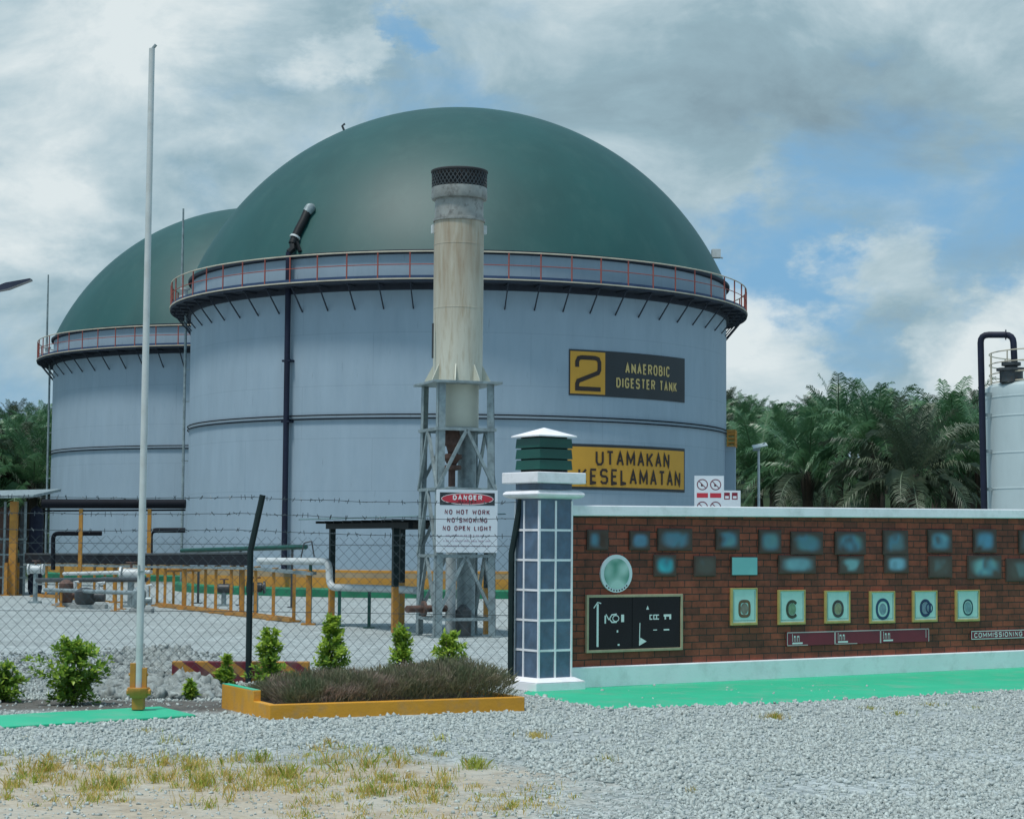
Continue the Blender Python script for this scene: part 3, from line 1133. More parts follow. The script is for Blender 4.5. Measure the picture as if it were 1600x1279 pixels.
    cols = [((0.15, 0.08, 0.04), (0.2, 0.14, 0.08), 'brown squarish ring'), ((0.05, 0.05, 0.03), (0.10, 0.30, 0.10), 'dark open ring with green inside'),
            ((0.06, 0.05, 0.05), (0.30, 0.28, 0.08), 'dark ring with yellow inside'), ((0.01, 0.05, 0.12), (0.12, 0.30, 0.42), 'large blue ring'),
            ((0.01, 0.03, 0.10), (0.10, 0.20, 0.35), 'blue double ring'), ((0.01, 0.06, 0.08), (0.10, 0.32, 0.40), 'thin teal ring')]
    for i, (b, (c1, c2, d)) in enumerate(zip(certs, cols)):
        t, w, h = wall_item('framed_certificate', 'gold framed certificate with a %s on the brick wall' % d, 'certificate', *b, group='gold framed certificates on the brick wall')
        f = MB()
        e = 0.028
        f.box((0, -0.03, 0), (e, -0.001, h)).box((w - e * 0.5, -0.03, 0), (w, -0.001, h)).box((e, -0.03, 0), (w - e * 0.5, -0.001, e)).box((e, -0.03, h - e * 0.5), (w - e * 0.5, -0.001, h))
        f.build('frame', M['gold'], t, bevel=0.003)
        MB().box((e, -0.018, e), (w - e * 0.5, -0.001, h - e * 0.5)).build('sheet', M['cert'], t)
        ln = MB()
        a0, a1, b0, b1 = e + 0.016, w - e * 0.5 - 0.016, e + 0.02, h - e * 0.5 - 0.02
        for r_ in (rect2d(a0, b0, a0 + 0.005, b1), rect2d(a1 - 0.005, b0, a1, b1), rect2d(a0, b0, a1, b0 + 0.005)):
            ln.add(*flat(r_, 0, 0, -0.0195))
        ln.build('border_line', mat('border_line', (0.06, 0.16, 0.16), 0.5), t)
        cxx, cz = w * 0.52, h * 0.44
        dm = MB()
        dm.add(*flat(disc2d(w * 0.14, w * 0.16), cxx, cz, -0.0197))
        dm.build('seal_centre', mat('seal_centre', tuple(0.5 * a + 0.12 for a in c2), 0.5, 0.3, 20), t)
        rm = MB()
        n = 26
        op = 6 if i == 1 else 0
        vs = []
        rx_, rz_ = w * (0.19 if i != 3 else 0.24), w * (0.21 if i != 3 else 0.26)
        sq = 4.0 if i == 0 else 2.2
        pts = []
        for k in range(op // 2, n + 1 - op // 2):
            a = 2 * PI * k / n
            ca, sa = math.cos(a), math.sin(a)
            q = (abs(ca) ** sq + abs(sa) ** sq) ** (-1 / sq)
            pts.append((rx_ * q * ca, rz_ * q * sa))
        rm.add(*flat(stroke2d(pts, w * 0.085 if i < 5 else w * 0.05), cxx, cz, -0.0203))
        if i == 4:
            rm.add(*flat(ring2d(w * 0.15, w * 0.15, w * 0.04), cxx + w * 0.16, cz, -0.0207))
        rm.build('seal_ring', mat('seal_ring', c1, 0.5, 0.3, 20), t)
    # long maroon plaque with three worn words
    t, w, h = wall_item('plaque', 'long maroon plaque with white border and three worn words, under the certificates', 'plaque', 1228, 984, 1450, 1005)
    MB().box((0, -0.015, 0), (w, -0.001, h)).build('board', M['maroon'], t)
    bd = MB()
    for r_ in (rect2d(0, h - 0.012, w, h), rect2d(0, 0, 0.012, h), rect2d(w - 0.014, 0, w, h), rect2d(w - 0.06, h * .3, w - 0.048, h), rect2d(0, 0, w * 0.14, 0.010), rect2d(w * 0.32, 0, w * 0.48, 0.010), rect2d(w * 0.32, 0, w * 0.33, h), rect2d(w * 0.64, 0, w * 0.65, h)):
        bd.add(*flat(r_, 0, 0, -0.0175))
    bd.build('border', mat('pale_border', (0.55, 0.42, 0.42), 0.5), t)
    rnd = random.Random(4)
    for c0 in (0.035, 0.345, 0.665):
        tx = MB()
        x = w * c0
        for k in range(5):      # worn letters: uprights and bars that no longer spell anything
            ww = 0.020
            hh = h * (0.5 if k else 0.66)
            tx.add(*flat(rect2d(x, h * .3, x + 0.006, h * .3 + hh * 0.85), 0, 0, -0.0178))
            if k % 2:
                tx.add(*flat(rect2d(x + .006, h * .3 + hh * 0.6, x + ww, h * .3 + hh * 0.85), 0, 0, -0.0178))
            x += ww + 0.006
        tx.add(*flat(rect2d(w * c0, h * .12, w * c0 + 0.16, h * .24), 0, 0, -0.0178))
        tx.build('worn_word', M['ink_white'], t)
    # commissioning plaque
    t, w, h = wall_item('plaque', 'maroon plaque reading COMMISSIONING in white at the right end of the wall', 'plaque', 1516, 984, 1605, 997)
    w2 = w * 1.75
    MB().box((0, -0.015, 0), (w2, -0.001, h)).build('board', M['maroon'], t)
    bd = MB()
    e = 0.008
    for r_ in (rect2d(0, h - e, w2, h), rect2d(0, 0, w2, e), rect2d(0, e, e, h - e), rect2d(w2 - e, e, w2, h - e)):
        bd.add(*flat(r_, 0, 0, -0.0175))
    bd.build('border', M['ink_white'], t)
    tx = MB()
    for vs, fs, k in fit_text('COMMISSIONING', w * .84, h * .58, .17):
        tx.add(*flat((vs, fs), w * .47, h * .5, -.0178 - .001 * k))
    tx.build('lettering', M['ink_white'], t)
    # black stone plaque, two panels
    t, w, h = wall_item('stone_plaque', 'large black polished plaque of two panels in a buff frame, beside the pillar', 'plaque', 914, 928, 1064, 1017)
    e = 0.028
    f = MB()
    f.box((0, -0.035, 0), (e, -0.001, h)).box((w - e, -0.035, 0), (w, -0.001, h)).box((e, -0.035, 0), (w - e, -0.001, e)).box((e, -0.035, h - e), (w - e, -0.001, h))
    f.build('frame', M['buff'], t, bevel=0.003)
    mid = w * 0.47
    pa1 = MB().box((e, -0.022, e), (mid - 0.003, -0.001, h - e)).build('panel', M['plaque_black'], t)
    pa2 = MB().box((mid + 0.003, -0.022, e), (w - e, -0.001, h - e)).build('panel', M['plaque_black'], t)
    tx = MB()
    y = -0.0235
    tx.add(*flat(rect2d(w * .105, h * .10, w * .125, h * .84), 0, 0, y))
    tx.add(*flat(stroke2d([(w * .075, h * .77), (w * .115, h * .87), (w * .15, h * .85)], 0.012), 0, 0, y))
    # worn monogram
    tx.add(*flat(rect2d(w * .185, h * .50, w * .2, h * .64), 0, 0, y))
    tx.add(*flat(stroke2d([(w * .20, h * .66), (w * .23, h * .56)], 0.012), 0, 0, y))
    tx.add(*flat(stroke2d([(w * .31, h * .66), (w * .26, h * .65), (w * .235, h * .58), (w * .26, h * .52), (w * .31, h * .52)], 0.014), 0, 0, y))
    tx.add(*flat(ring2d(w * .035, h * .06, 0.010), w * .30, h * .585, y - .0003))
    tx.add(*flat(rect2d(w * .355, h * .52, w * .385, h * .65), 0, 0, y))
    tx.add(*flat(rect2d(w * .31, h * .34, w * .325, h * .38), 0, 0, y))
    tx.add(*flat(rect2d(w * .32, h * .11, w * .34, h * .14), 0, 0, y))
    tx.build('engraving', M['ink_white'], pa1)
    tx = MB()
    # second panel
    tx.add(*flat(stroke2d([(w * .545, h * .10), (w * .55, h * .5)], 0.010), 0, 0, y))
    tx.add(*flat(([(w * .545, h * .10), (w * .62, h * .17), (w * .555, h * .24)], [(0, 1, 2)]), 0, 0, y - .0003))
    tx.add(*flat(([(w * .615, h * .73), (w * .645, h * .73), (w * .63, h * .80)], [(0, 1, 2)]), 0, 0, y))
    for x0 in (.65, .69, .72):
        tx.add(*flat(rect2d(w * x0, h * .55, w * (x0 + .03), h * .57), 0, 0, y))
        tx.add(*flat(rect2d(w * x0, h * .62, w * (x0 + .03), h * .64), 0, 0, y))
        tx.add(*flat(rect2d(w * x0, h * .57, w * (x0 + .01), h * .62), 0, 0, y))
    tx.add(*flat(rect2d(w * .80, h * .60, w * .88, h * .64), 0, 0, y))
    tx.add(*flat(rect2d(w * .81, h * .55, w * .825, h * .60), 0, 0, y))
    tx.add(*flat(rect2d(w * .86, h * .55, w * .88, h * .60), 0, 0, y))
    tx.add(*flat(rect2d(w * .69, h * .36, w * .73, h * .375), 0, 0, y))
    tx.add(*flat(rect2d(w * .80, h * .355, w * .86, h * .38), 0, 0, y))
    tx.build('engraving', M['ink_white'], pa2)


pictures()

# ------------------------------------------------------------------ digester tanks
TX, TY, TR, TRP = -2.372, 88.0, 11.86, 12.77
ZB = zg(TX, TY - TR)
ZDECK, ZRAIL, ZRING = 1.5 + 10.06, 1.5 + 11.12, 1.5 + 4.84
ZRIM = 12.80
DOME_H = 7.93
NPOST = 63


def cyl_hit(px, py, rad):
    r = ray(px, py)
    o = Vector((0, 0, EYE))
    ax, ay = o.x - TX, o.y - TY
    a = r.x ** 2 + r.y ** 2
    b = 2 * (ax * r.x + ay * r.y)
    c = ax * ax + ay * ay - rad * rad
    t = (-b - math.sqrt(b * b - 4 * a * c)) / (2 * a)
    p = o + r * t
    return math.atan2(p.y - TY, p.x - TX), p.z


def dome_hit(px, py, lift=0.0):
    rho = ((TR + .02) ** 2 + DOME_H ** 2) / (2 * DOME_H) + lift
    c = Vector((TX, TY, ZRIM + DOME_H + lift - rho))
    r = ray(px, py).normalized()
    o = Vector((0, 0, EYE)) - c
    b = o.dot(r)
    disc = b * b - (o.dot(o) - rho * rho)
    return Vector((0, 0, EYE)) + r * (-b - math.sqrt(disc))


def make_tank(label, X, Y, downpipe, rod_angle, extra):
    zb = zg(X, Y - TR)
    t = thing('digester_tank', label, 'storage tank', (X, Y, zb), 0, 'green domed digester tanks')
    o = -zb
    # shell
    MB().lathe([(TR, 0.35), (TR, ZRIM + o - 0.12)], 160).build('shell', M['tank'], t)
    MB().lathe([(TR + 0.03, 0.32), (TR + 0.03, 0.74)], 128).lathe([(TR + 0.03, 0.94), (TR + 0.03, 1.03), (TR + 0.004, 1.04)], 128).build('base_band', M['orange'], t)
    MB().lathe([(TR + 0.026, 0.74), (TR + 0.026, 0.94)], 128).build('cement_band', M['tan'], t)
    MB().lathe([(TR - 0.1, 0.34), (TR + 0.55, 0.33), (TR + 0.6, 0.28), (TR + 0.6, -0.3)], 96).build('plinth', M['green_plinth'], t)
    # rim where the membrane is clamped
    MB().lathe([(TR - 0.02, ZRIM + o - 0.16), (TR + 0.14, ZRIM + o - 0.11), (TR + 0.15, ZRIM + o + 0.0), (TR - 0.1, ZRIM + o + 0.04)], 160).build('clamp_rim', M['deck'], t)
    # dome: part of a sphere
    a = TR + 0.02
    rho = (a * a + DOME_H * DOME_H) / (2 * DOME_H)
    th = math.asin(min(1, a / rho))
    prof = []
    for k in range(41):
        an = th * (1 - k / 40)
        prof.append((max(1e-4, rho * math.sin(an)), ZRIM + o + rho * math.cos(an) - (rho - DOME_H)))
    MB().lathe(prof, 160).build('dome', M['dome'], t)
    # walkway
    dk = MB()
    zd = ZDECK + o
    dk.lathe([(TR + 0.002, zd - 0.10), (TRP - 0.05, zd - 0.10), (TRP, zd - 0.12), (TRP, zd + 0.0), (TRP - 0.05, zd + 0.02), (TR + 0.002, zd + 0.02)], 160)
    w = dk.build('walkway', M['deck'], t)
    MB().lathe([(TRP + 0.001, zd - 0.02), (TRP + 0.03, zd - 0.02), (TRP + 0.03, zd + 0.03), (TRP + 0.001, zd + 0.03)], 160).build('walkway_edge', M['cream_rail'], t)
    MB().lathe([(TR + 0.003, zd - 0.32), (TR + 0.12, zd - 0.30), (TR + 0.12, zd - 0.103), (TR + 0.003, zd - 0.103)], 160).build('ring_beam', M['deck'], t)
    rl = MB()
    rt = ZRAIL + o
    rr = TRP - 0.03
    circ = lambda r_, z, n=160: [(r_ * math.cos(2 * PI * i / n), r_ * math.sin(2 * PI * i / n), z) for i in range(n)]
    rl.tube(circ(rr, rt), 0.028, 6, closed=True)
    rail = rl.build('railing', M['cream_rail'], t)
    MB().tube(circ(rr, (rt + zd) / 2 + .03), 0.018, 6, closed=True).build('mid_rail', M['red_rail'], rail)
    MB().lathe([(rr - 0.004, zd + 0.03), (rr + 0.004, zd + 0.03), (rr + 0.004, zd + 0.14), (rr - 0.004, zd + 0.14)], 160).build('toe_board', M['toe_blue'], rail)
    pm = MB().tube([(rr, 0, zd), (rr, 0, rt - 0.02)], 0.030, 6).build('railing_post', M['red_rail'], rail)
    bm_ = MB().bar((TR + 0.01, 0, zd - 1.05), (TRP - 0.12, 0, zd - 0.11), 0.042)
    bm_.box((TR + 0.01, -0.03, zd - 0.17), (TRP - 0.06, 0.03, zd - 0.101))
    br0 = bm_.build('bracket', M['deck'], t)
    for i in range(1, NPOST):
        c = pm.copy()
        C.objects.link(c)
        c.parent = rail
        c.rotation_euler = (0, 0, 2 * PI * i / NPOST)
        c = br0.copy()
        C.objects.link(c)
        c.parent = t
        c.rotation_euler = (0, 0, 2 * PI * i / NPOST)
    # twin spray pipes round the shell
    for dz in (0.0, -0.145):
        MB().tube(circ(TR + 0.06, ZRING + o + dz + 0.07), 0.026, 6, closed=True).build('ring_pipe', M['black_pipe'], t)
    # lightning rod and conduit at the left-hand edge
    ca, sa = math.cos(rod_angle), math.sin(rod_angle)
    at = lambda r_, z: (r_ * ca, r_ * sa, z)
    MB().tube([at(TR + 0.42, zd), at(TR + 0.42, zd + 2.6), at(TR + 0.42, extra + o)], [0.07, 0.055, 0.04], 8).build('lightning_rod', M['galv'], t)
    cd = MB()
    cd.tube([at(TR + 0.22, 0.0), at(TR + 0.22, zd - 0.12)], 0.06, 8)
    for z in (2.5, 5.6, 8.2, 9.6):
        cd.bar(at(TR, z), at(TR + 0.3, z), 0.05)
    cd.build('conduit', M['galv'], t)
    if downpipe is not None:
        ca2, sa2 = math.cos(downpipe), math.sin(downpipe)
        q = lambda r_, z, s_=0.0: (r_ * ca2 - s_ * sa2, r_ * sa2 + s_ * ca2, z)
        d = MB()
        d.tube([q(TR + 0.22, 0.9), q(TR + 0.22, ZRIM + o + 0.12)], 0.115, 12)
        for z in (1.3, 6.8, 9.2):
            d.box((TR, -0.2, z), (TR + 0.3, 0.2, z + 0.08), Matrix.Rotation(downpipe, 4, 'Z'))
        d.build('down_pipe', M['navy'], t)
        # flexible pipe from the crown of the membrane down to the rim
        f = MB()
        org = Vector((X, Y, zb))
        pts = [dome_hit(px_, py_, 0.17) - org for px_, py_ in ((480, 331), (474, 345), (467, 358), (461, 371), (457, 381))]
        f.tube(pts, 0.17, 10)
        hose = f.build('gas_hose', M['black'], t)
        MB().tube([pts[0], Vector(pts[0]) + Vector((0.10, 0.0, 0.14)), Vector(pts[0]) + Vector((0.1, 0.4, 0.2))], [0.19, 0.21, 0.22], 10).build('hose_collar', M['galv'], hose)
        MB().tube([Vector(pts[3]) - (pts[3] - pts[2]) * .1, Vector(pts[3]) + (pts[3] - pts[2]) * .1], 0.22, 10).build('hose_collar', M['white_pipe'], hose)
        lg = MB()
        lg.tube([pts[-1], q(TR + 0.1, ZRIM + o + 0.25, 0.1), q(TR + 0.22, ZRIM + o + 0.1, 0.0)], 0.13, 8)
        lg.bar(pts[3], dome_hit(469, 393, 0.05) - org, 0.11)
        lg.build('hose_strut', M['black'], hose)
    return t


tank2 = make_tank('large grey blue tank under a green dome, carrying the yellow and black signs, in front', TX, TY, cyl_hit(448, 600, TR + .22)[0], R(-172), 16.05)
T1X, T1Y = -14.5, 114.5
tank1 = make_tank('grey blue tank under a green dome, standing behind and left of the signed tank', T1X, T1Y, None, R(-171), 16.6)


def tank_extras():
    # equipment mount on dome's right flank, small vent on the dome's left shoulder, at tank 2
    o = -tank2.location.z
    rho = ((TR + .02) ** 2 + DOME_H ** 2) / (2 * DOME_H)
    on = lambda az, an, out=0.0: Vector(((rho * math.sin(an) + out * math.sin(an)) * math.cos(az), (rho * math.sin(an) + out * math.sin(an)) * math.sin(az), ZRIM + o + (rho + out) * math.cos(an) - (rho - DOME_H)))
    th = math.asin((TR + .02) / rho)
    m = MB()
    p = on(R(-6), th * 0.90, 0.0)
    m.box((p.x, p.y - .2, p.z - 0.05), (p.x + 0.38, p.y + .2, p.z + 0.32))
    m.bar(p, p + Vector((0.5, 0, -.05)), 0.06)
    m.build('vent_box', M['white_pipe'], tank2)
    m = MB()
    p = on(R(-166), th * 0.36, 0.0)
    p2 = on(R(-166), th * 0.36, 0.3)
    m.tube([p, p2, p2 + Vector((0.12, 0, 0.1))], 0.05, 6)
    m.build('vent_stub', M['steel_dark'], tank2)
    # small vent bottle standing on each walkway at the left edge
    for t in (tank2, tank1):
        o2 = -t.location.z
        a = R(-163)
        x, y = (TR + 0.38) * math.cos(a), (TR + 0.38) * math.sin(a)
        m = MB().lathe([(0.01, 0), (0.16, 0.0), (0.16, 0.28), (0.26, 0.30), (0.26, 0.36), (0.12, 0.40), (0.12, 0.62), (0.22, 0.64), (0.22, 0.70), (0.01, 0.72)], 12, (x, y, ZDECK + o2 + 0.02))
        m.build('relief_valve', M['white_pipe'], t)
    # stair enclosure with yellow cage at the right edge
    m = MB()
    for k in range(9):
        a0 = R(-8 + k * 3)
    m.lathe([(TR + 0.005, 0.36), (TR + 0.42, 0.36), (TR + 0.42, ZRING + o - 0.62), (TR + 0.005, ZRING + o - 0.62)], 10, a0=R(-11), a1=R(14))
    for aa in (R(-11), R(14)):
        m.add([(r_ * math.cos(aa), r_ * math.sin(aa), z) for r_, z in ((TR - .01, .36), (TR + .42, .36), (TR + .42, ZRING + o - .62), (TR - .01, ZRING + o - .62))], [(0, 1, 2, 3)])
    m.build('stair_casing', M['tank'], tank2)
    c = MB()
    a = R(-9)
    for z in (0, 0.16, 0.34, 0.52, 0.66):
        pts = [((TR + 0.08 + 0.36 * f) * math.cos(R(-12) + s_ * R(6)), (TR + 0.08 + 0.36 * f) * math.sin(R(-12) + s_ * R(6)), ZRING + o - 0.6 + z) for f, s_ in ((0, 0), (1, 0), (1, 1), (0, 1))]
        c.tube(pts, 0.035, 6)
    for f, s_ in ((1, 0), (1, 1), (1, 0.5), (0.1, 0)):
        x, y = (TR + 0.08 + 0.36 * f) * math.cos(R(-12) + s_ * R(6)), (TR + 0.08 + 0.36 * f) * math.sin(R(-12) + s_ * R(6))
        c.tube([(x, y, ZRING + o - 0.62), (x, y, ZRING + o + 0.1)], 0.03, 6)
    c.build('cage', M['yellow'], tank2)


tank_extras()


def tank_signs():
    """boards bent to the shell; u runs along the curve from the left edge"""
    def board(name, label, px0, pyt0, pyb0, px1, pyt1, pyb1):
        a0, zt0 = cyl_hit(px0, pyt0, TR)
        _, zb0 = cyl_hit(px0, pyb0, TR)
        a1, zt1 = cyl_hit(px1, pyt1, TR)
        _, zb1 = cyl_hit(px1, pyb1, TR)
        zt, zb_ = (zt0 + zt1) / 2, (zb0 + zb1) / 2
        p = Vector((TX + TR * math.cos(a0), TY + TR * math.sin(a0), zb_))
        t = thing(name, label, 'sign', p)

        def bend(vf, off):
            vs, fs = vf
            out = []
            for u, v in vs:
                a = a0 + u / TR
                r_ = TR + off
                out.append((TX + r_ * math.cos(a) - p.x, TY + r_ * math.sin(a) - p.y, v))
            return out, fs

        def slab(u0, v0, u1, v1, off0, off1):
            m_ = MB()
            n = max(2, int((u1 - u0) / 0.15))
            f0 = []
            for i in range(n + 1):
                u = u0 + (u1 - u0) * i / n
                f0 += [(u, v0), (u, v1)]
            fr, _ = bend((f0, []), off1)
            bk, _ = bend((f0, []), off0)
            nn = len(f0)
            fs = []
            for i in range(n):
                fs.append((2 * i, 2 * i + 2, 2 * i + 3, 2 * i + 1))
                fs.append((2 * i + 1, 2 * i + 3, nn + 2 * i + 3, nn + 2 * i + 1))
                fs.append((2 * i, nn + 2 * i, nn + 2 * i + 2, 2 * i + 2))
            fs.append((0, 1, nn + 1, nn))
            fs.append((2 * n, nn + 2 * n, nn + 2 * n + 1, 2 * n + 1))
            m_.add(fr + bk, fs)
            return m_
        return t, (a1 - a0) * TR, zt - zb_, bend, slab
    t, w, h, bend, slab = board('tank_sign', 'black and yellow sign on the tank numbered 2 and reading ANAEROBIC DIGESTER TANK', 889, 545, 617.5, 1069, 560.5, 628.5)
    slab(0, 0, w, h, 0.004, 0.03).build('board', M['sign_black'], t)
    a2, _ = cyl_hit(945, 580, TR)
    a0, _ = cyl_hit(889, 580, TR)
    wn = (a2 - a0) * TR
    slab(0.045, 0.07, wn, h - 0.07, 0.031, 0.036).build('number_panel', M['sign_yellow'], t)
    nb = MB()
    cx_, hw, z0, z1 = wn * 0.52, wn * 0.31, h * 0.15, h * 0.83
    pts = [(cx_ - hw, z1 - 0.38), (cx_ - hw, z1 - 0.16), (cx_ - hw + 0.07, z1 - 0.03), (cx_ - hw + 0.2, z1), (cx_ + hw - 0.2, z1), (cx_ + hw - 0.06, z1 - 0.04), (cx_ + hw, z1 - 0.17),
           (cx_ + hw, z1 - 0.46), (cx_ + hw - 0.06, z1 - 0.58), (cx_ - hw + 0.05, z0 + 0.30), (cx_ - hw, z0 + 0.18), (cx_ - hw, z0)]
    nb.add(*bend(stroke2d(pts, 0.17), 0.048))
    nb.add(*bend(stroke2d([(cx_ - hw - 0.085, z0), (cx_ + hw + 0.06, z0)], 0.17), 0.049))
    nb.build('number', M['ink'], t)
    # two lines of lettering

    def line(body, pxa, pxb, zc, hh, fat):
        ua = (cyl_hit(pxa, 590, TR)[0] - a0) * TR
        ub = (cyl_hit(pxb, 590, TR)[0] - a0) * TR
        m_ = MB()
        for vs, fs, k in fit_text(body, ub - ua, hh, fat):
            m_.add(*bend(([((ua + ub) / 2 + x, zc + y) for x, y in vs], fs), 0.046 + .002 * k))
        m_.build('lettering', M['sign_text'], t)
    line('ANAEROBIC', 976, 1045, h * 0.655, h * 0.235, 0.165)
    line('DIGESTER TANK', 962, 1056, h * 0.325, h * 0.225, 0.165)
    t, w, h, bend, slab = board('tank_sign', 'yellow sign on the tank reading UTAMAKAN KESELAMATAN in black', 884, 693.5, 763, 1069, 700, 770)
    slab(0, 0, w, h, 0.004, 0.03).build('board', M['sign_black'], t)
    slab(0.07, 0.11, w - 0.07, h - 0.11, 0.031, 0.036).build('panel', M['sign_yellow'], t)
    a0, _ = cyl_hit(884, 580, TR)

    def line2(body, pxa, pxb, zc, hh):
        ua = (cyl_hit(pxa, 730, TR)[0] - a0) * TR
        ub = (cyl_hit(pxb, 730, TR)[0] - a0) * TR
        m_ = MB()
        for vs, fs, k in fit_text(body, ub - ua, hh, 0.15):
            m_.add(*bend(([((ua + ub) / 2 + x, zc + y) for x, y in vs], fs), 0.056 + .002 * k))
        m_.build('lettering', M['ink'], t)
    line2('UTAMAKAN', 929, 1044, h * 0.70, h * 0.33)
    line2('KESELAMATAN', 902, 1061, h * 0.295, h * 0.34)


tank_signs()


# ------------------------------------------------------------------ flare stack
FB = G(680, 996)
FD = FB.y


def flare():
    yaw = R(19.7)
    s = 1.24 * FD / 39.3
    k = FD / FPX        # metres per pixel there
    fx = Vector((math.cos(yaw), math.sin(yaw), 0))
    fy = Vector((-math.sin(yaw), math.cos(yaw), 0))
    c = FB + (fx + fy) * s / 2
    t = thing('flare_stack', 'tall cream flare stack with sooty mesh top on a galvanised lattice tower', 'flare stack', c, yaw)
    zpx = lambda y: (846.5 - y) * (FD + .6) / FPX + EYE - FB.z - 0.0
    h = s / 2
    zt = zpx(601)
    lv = [0.0, zpx(965), zpx(868), zpx(765), zpx(672), zt]
    for sx, sy in ((-1, -1), (1, -1), (1, 1), (-1, 1)):
        m = MB()
        a = Vector((sx * (h + 0.02), sy * (h + 0.02), 0.02))
        b = Vector((sx * (h - 0.035), sy * (h - 0.035), zt))
        w = 0.15
        # an angle section: two flat flanges
        for q in range(2):
            dx, dy = (-sx * w, 0) if q == 0 else (0, -sy * w)
            th = 0.014
            e = Vector((dx, dy, 0))
            n = Vector((0, -sy * th, 0)) if q == 0 else Vector((-sx * th, 0, 0))
            vs = [a, a + e, a + e + n, a + n, b, b + e, b + e + n, b + n]
            m.add(vs, [(0, 3, 2, 1), (4, 5, 6, 7), (0, 1, 5, 4), (1, 2, 6, 5), (2, 3, 7, 6), (3, 0, 4, 7)])
        m.box((a.x - 0.11, a.y - 0.11, -0.03), (a.x + 0.11, a.y + 0.11, 0.025))
        m.build('leg', M['galv'], t)
    cor = [(-1, -1), (1, -1), (1, 1), (-1, 1)]
    for z in lv[1:-1]:
        m = MB()
        for i in range(4):
            a, b = cor[i], cor[(i + 1) % 4]
            m.bar((a[0] * h * 0.98, a[1] * h * 0.98, z), (b[0] * h * 0.98, b[1] * h * 0.98, z), 0.06)
        m.build('tie_frame', M['galv'], t)
    for i in range(4):
        a, b = Vector((*cor[i], 0)) * h * 0.99, Vector((*cor[(i + 1) % 4], 0)) * h * 0.99
        mid = (a + b) / 2
        for j in range(1, len(lv) - 2):
            m = MB()
            z0, z1 = lv[j], lv[j + 1]
            up = Vector((0, 0, 1))
            m.bar(mid + up * z1, a + up * z0, 0.06)
            m.bar(mid + up * z1, b + up * z0, 0.06)
            m.build('brace', M['galv'], t)
    # top plate
    m = MB()
    q = h + 0.10
    m.box((-q, -q, zt), (q, q, zt + 0.05))
    m.build('top_plate', M['galv'], t, bevel=0.005)
    # barrel
    r = 40 * k
    zb0, zb1, zb2 = zpx(668), zpx(340), zpx(305)
    MB().lathe([(r * 0.85, zb0), (r * 0.85, zt - 0.001)], 40).build('lower_barrel', M['chimney_low'], t)
    MB().lathe([(r * 0.90, zb0 - 0.06), (r * 0.90, zb0)], 40).add([(0, 0, zb0)], []).build('lower_flange', M['galv'], t)
    MB().lathe([(0.01, zb0 + 0.02), (r * 0.9, zb0 + 0.001)], 40).build('base_plate', M['steel_dark'], t)
    m = MB()
    prof = [(r * 0.99, zt + 0.051)]
    seams = [zpx(480), zpx(379)]
    for zs in seams:
        prof += [(r, zs - 0.012), (r * 1.008, zs - 0.01), (r * 1.008, zs + 0.01), (r, zs + 0.012)]
    prof.append((r, zb1))
    m.lathe(prof, 56)
    br = m.build('barrel', M['stack'], t)
    for a in (R(185), R(5)):
        m = MB()
        x, y = r * math.cos(a - yaw), r * math.sin(a - yaw)
        m.box((x - 0.05, y - 0.05, zpx(360)), (x + 0.05, y + 0.05, zpx(347)))
        m.build('lifting_lug', M['white_pipe'], br)
    for a in range(8):
        an = a * PI / 4 + PI / 8
        m = MB()
        ca, sa = math.cos(an), math.sin(an)
        n = Vector((-sa, ca, 0)) * 0.012
        z0, z1 = zt + 0.052, zpx(570)
        p = [Vector((r * .98 * ca, r * .98 * sa, z0)), Vector((r * 1.34 * ca, r * 1.34 * sa, z0)), Vector((r * 1.31 * ca, r * 1.31 * sa, z0 + .05)), Vector((r * 1.0 * ca, r * 1.0 * sa, z1))]
        m.add([v + n for v in p] + [v - n for v in p], [(0, 1, 2, 3), (7, 6, 5, 4), (0, 4, 5, 1), (1, 5, 6, 2), (2, 6, 7, 3), (3, 7, 4, 0)])
        m.build('gusset', M['chimney_low'], t)
    # neck and cowl
    MB().lathe([(r * 1.03, zb1 - 0.03), (r * 1.05, zb1 - 0.02), (r * 1.05, zb1 + 0.03), (r * .98, zb1 + 0.04), (r * .97, zb2)], 56).build('neck', M['band_steel'], t)
    zc = zpx(288)
    ztop = zpx(262)
    MB().lathe([(r * .97, zb2 - 0.02), (r * 1.10, zb2 - 0.02), (r * 1.13, zb2 + 0.02), (r * 1.11, zc), (r * 1.07, zc)], 56).build('cowl_band', M['band_steel'], t)
    cw = MB().lathe([(r * 0.98, zb2), (r * 1.0, ztop)], 40).build('cowl_liner', M['soot'], t)
    m = MB()
    n = 40
    for i in range(n):
        for sg in (1, -1):
            pts = []
            for j in range(5):
                a = 2 * PI * i / n + sg * j * 0.1
                pts.append((r * 1.1 * math.cos(a), r * 1.1 * math.sin(a), zc + (ztop - zc) * j / 4))
            m.tube(pts, 0.011, 4, caps=False)
    m.build('cowl_mesh', M['steel_dark'], t)
    circ = lambda rr, z, n=48: [(rr * math.cos(2 * PI * i / n), rr * math.sin(2 * PI * i / n), z) for i in range(n)]
    MB().tube(circ(r * 1.1, ztop), 0.03, 6, closed=True).build('cowl_rim', M['soot'], t)
    # burner train below the barrel
    m = MB()
    m.lathe([(0.07, zpx(760)), (0.07, zpx(735)), (0.19, zpx(733)), (0.19, zpx(727)), (0.09, zpx(726)), (0.15, zpx(718)), (0.20, zpx(716)), (0.20, zpx(710)), (0.08, zpx(708)), (0.12, zpx(697)), (0.19, zpx(695)), (0.19, zpx(690)), (0.14, zb0 - 0.02)], 16, (-0.12, -0.05, 0))
    m.build('burner', M['rust'], t)
    MB().tube([(-0.12, -0.05, 0.0), (-0.12, -0.05, zpx(760))], 0.105, 12).build('gas_riser', M['white_pipe'], t)
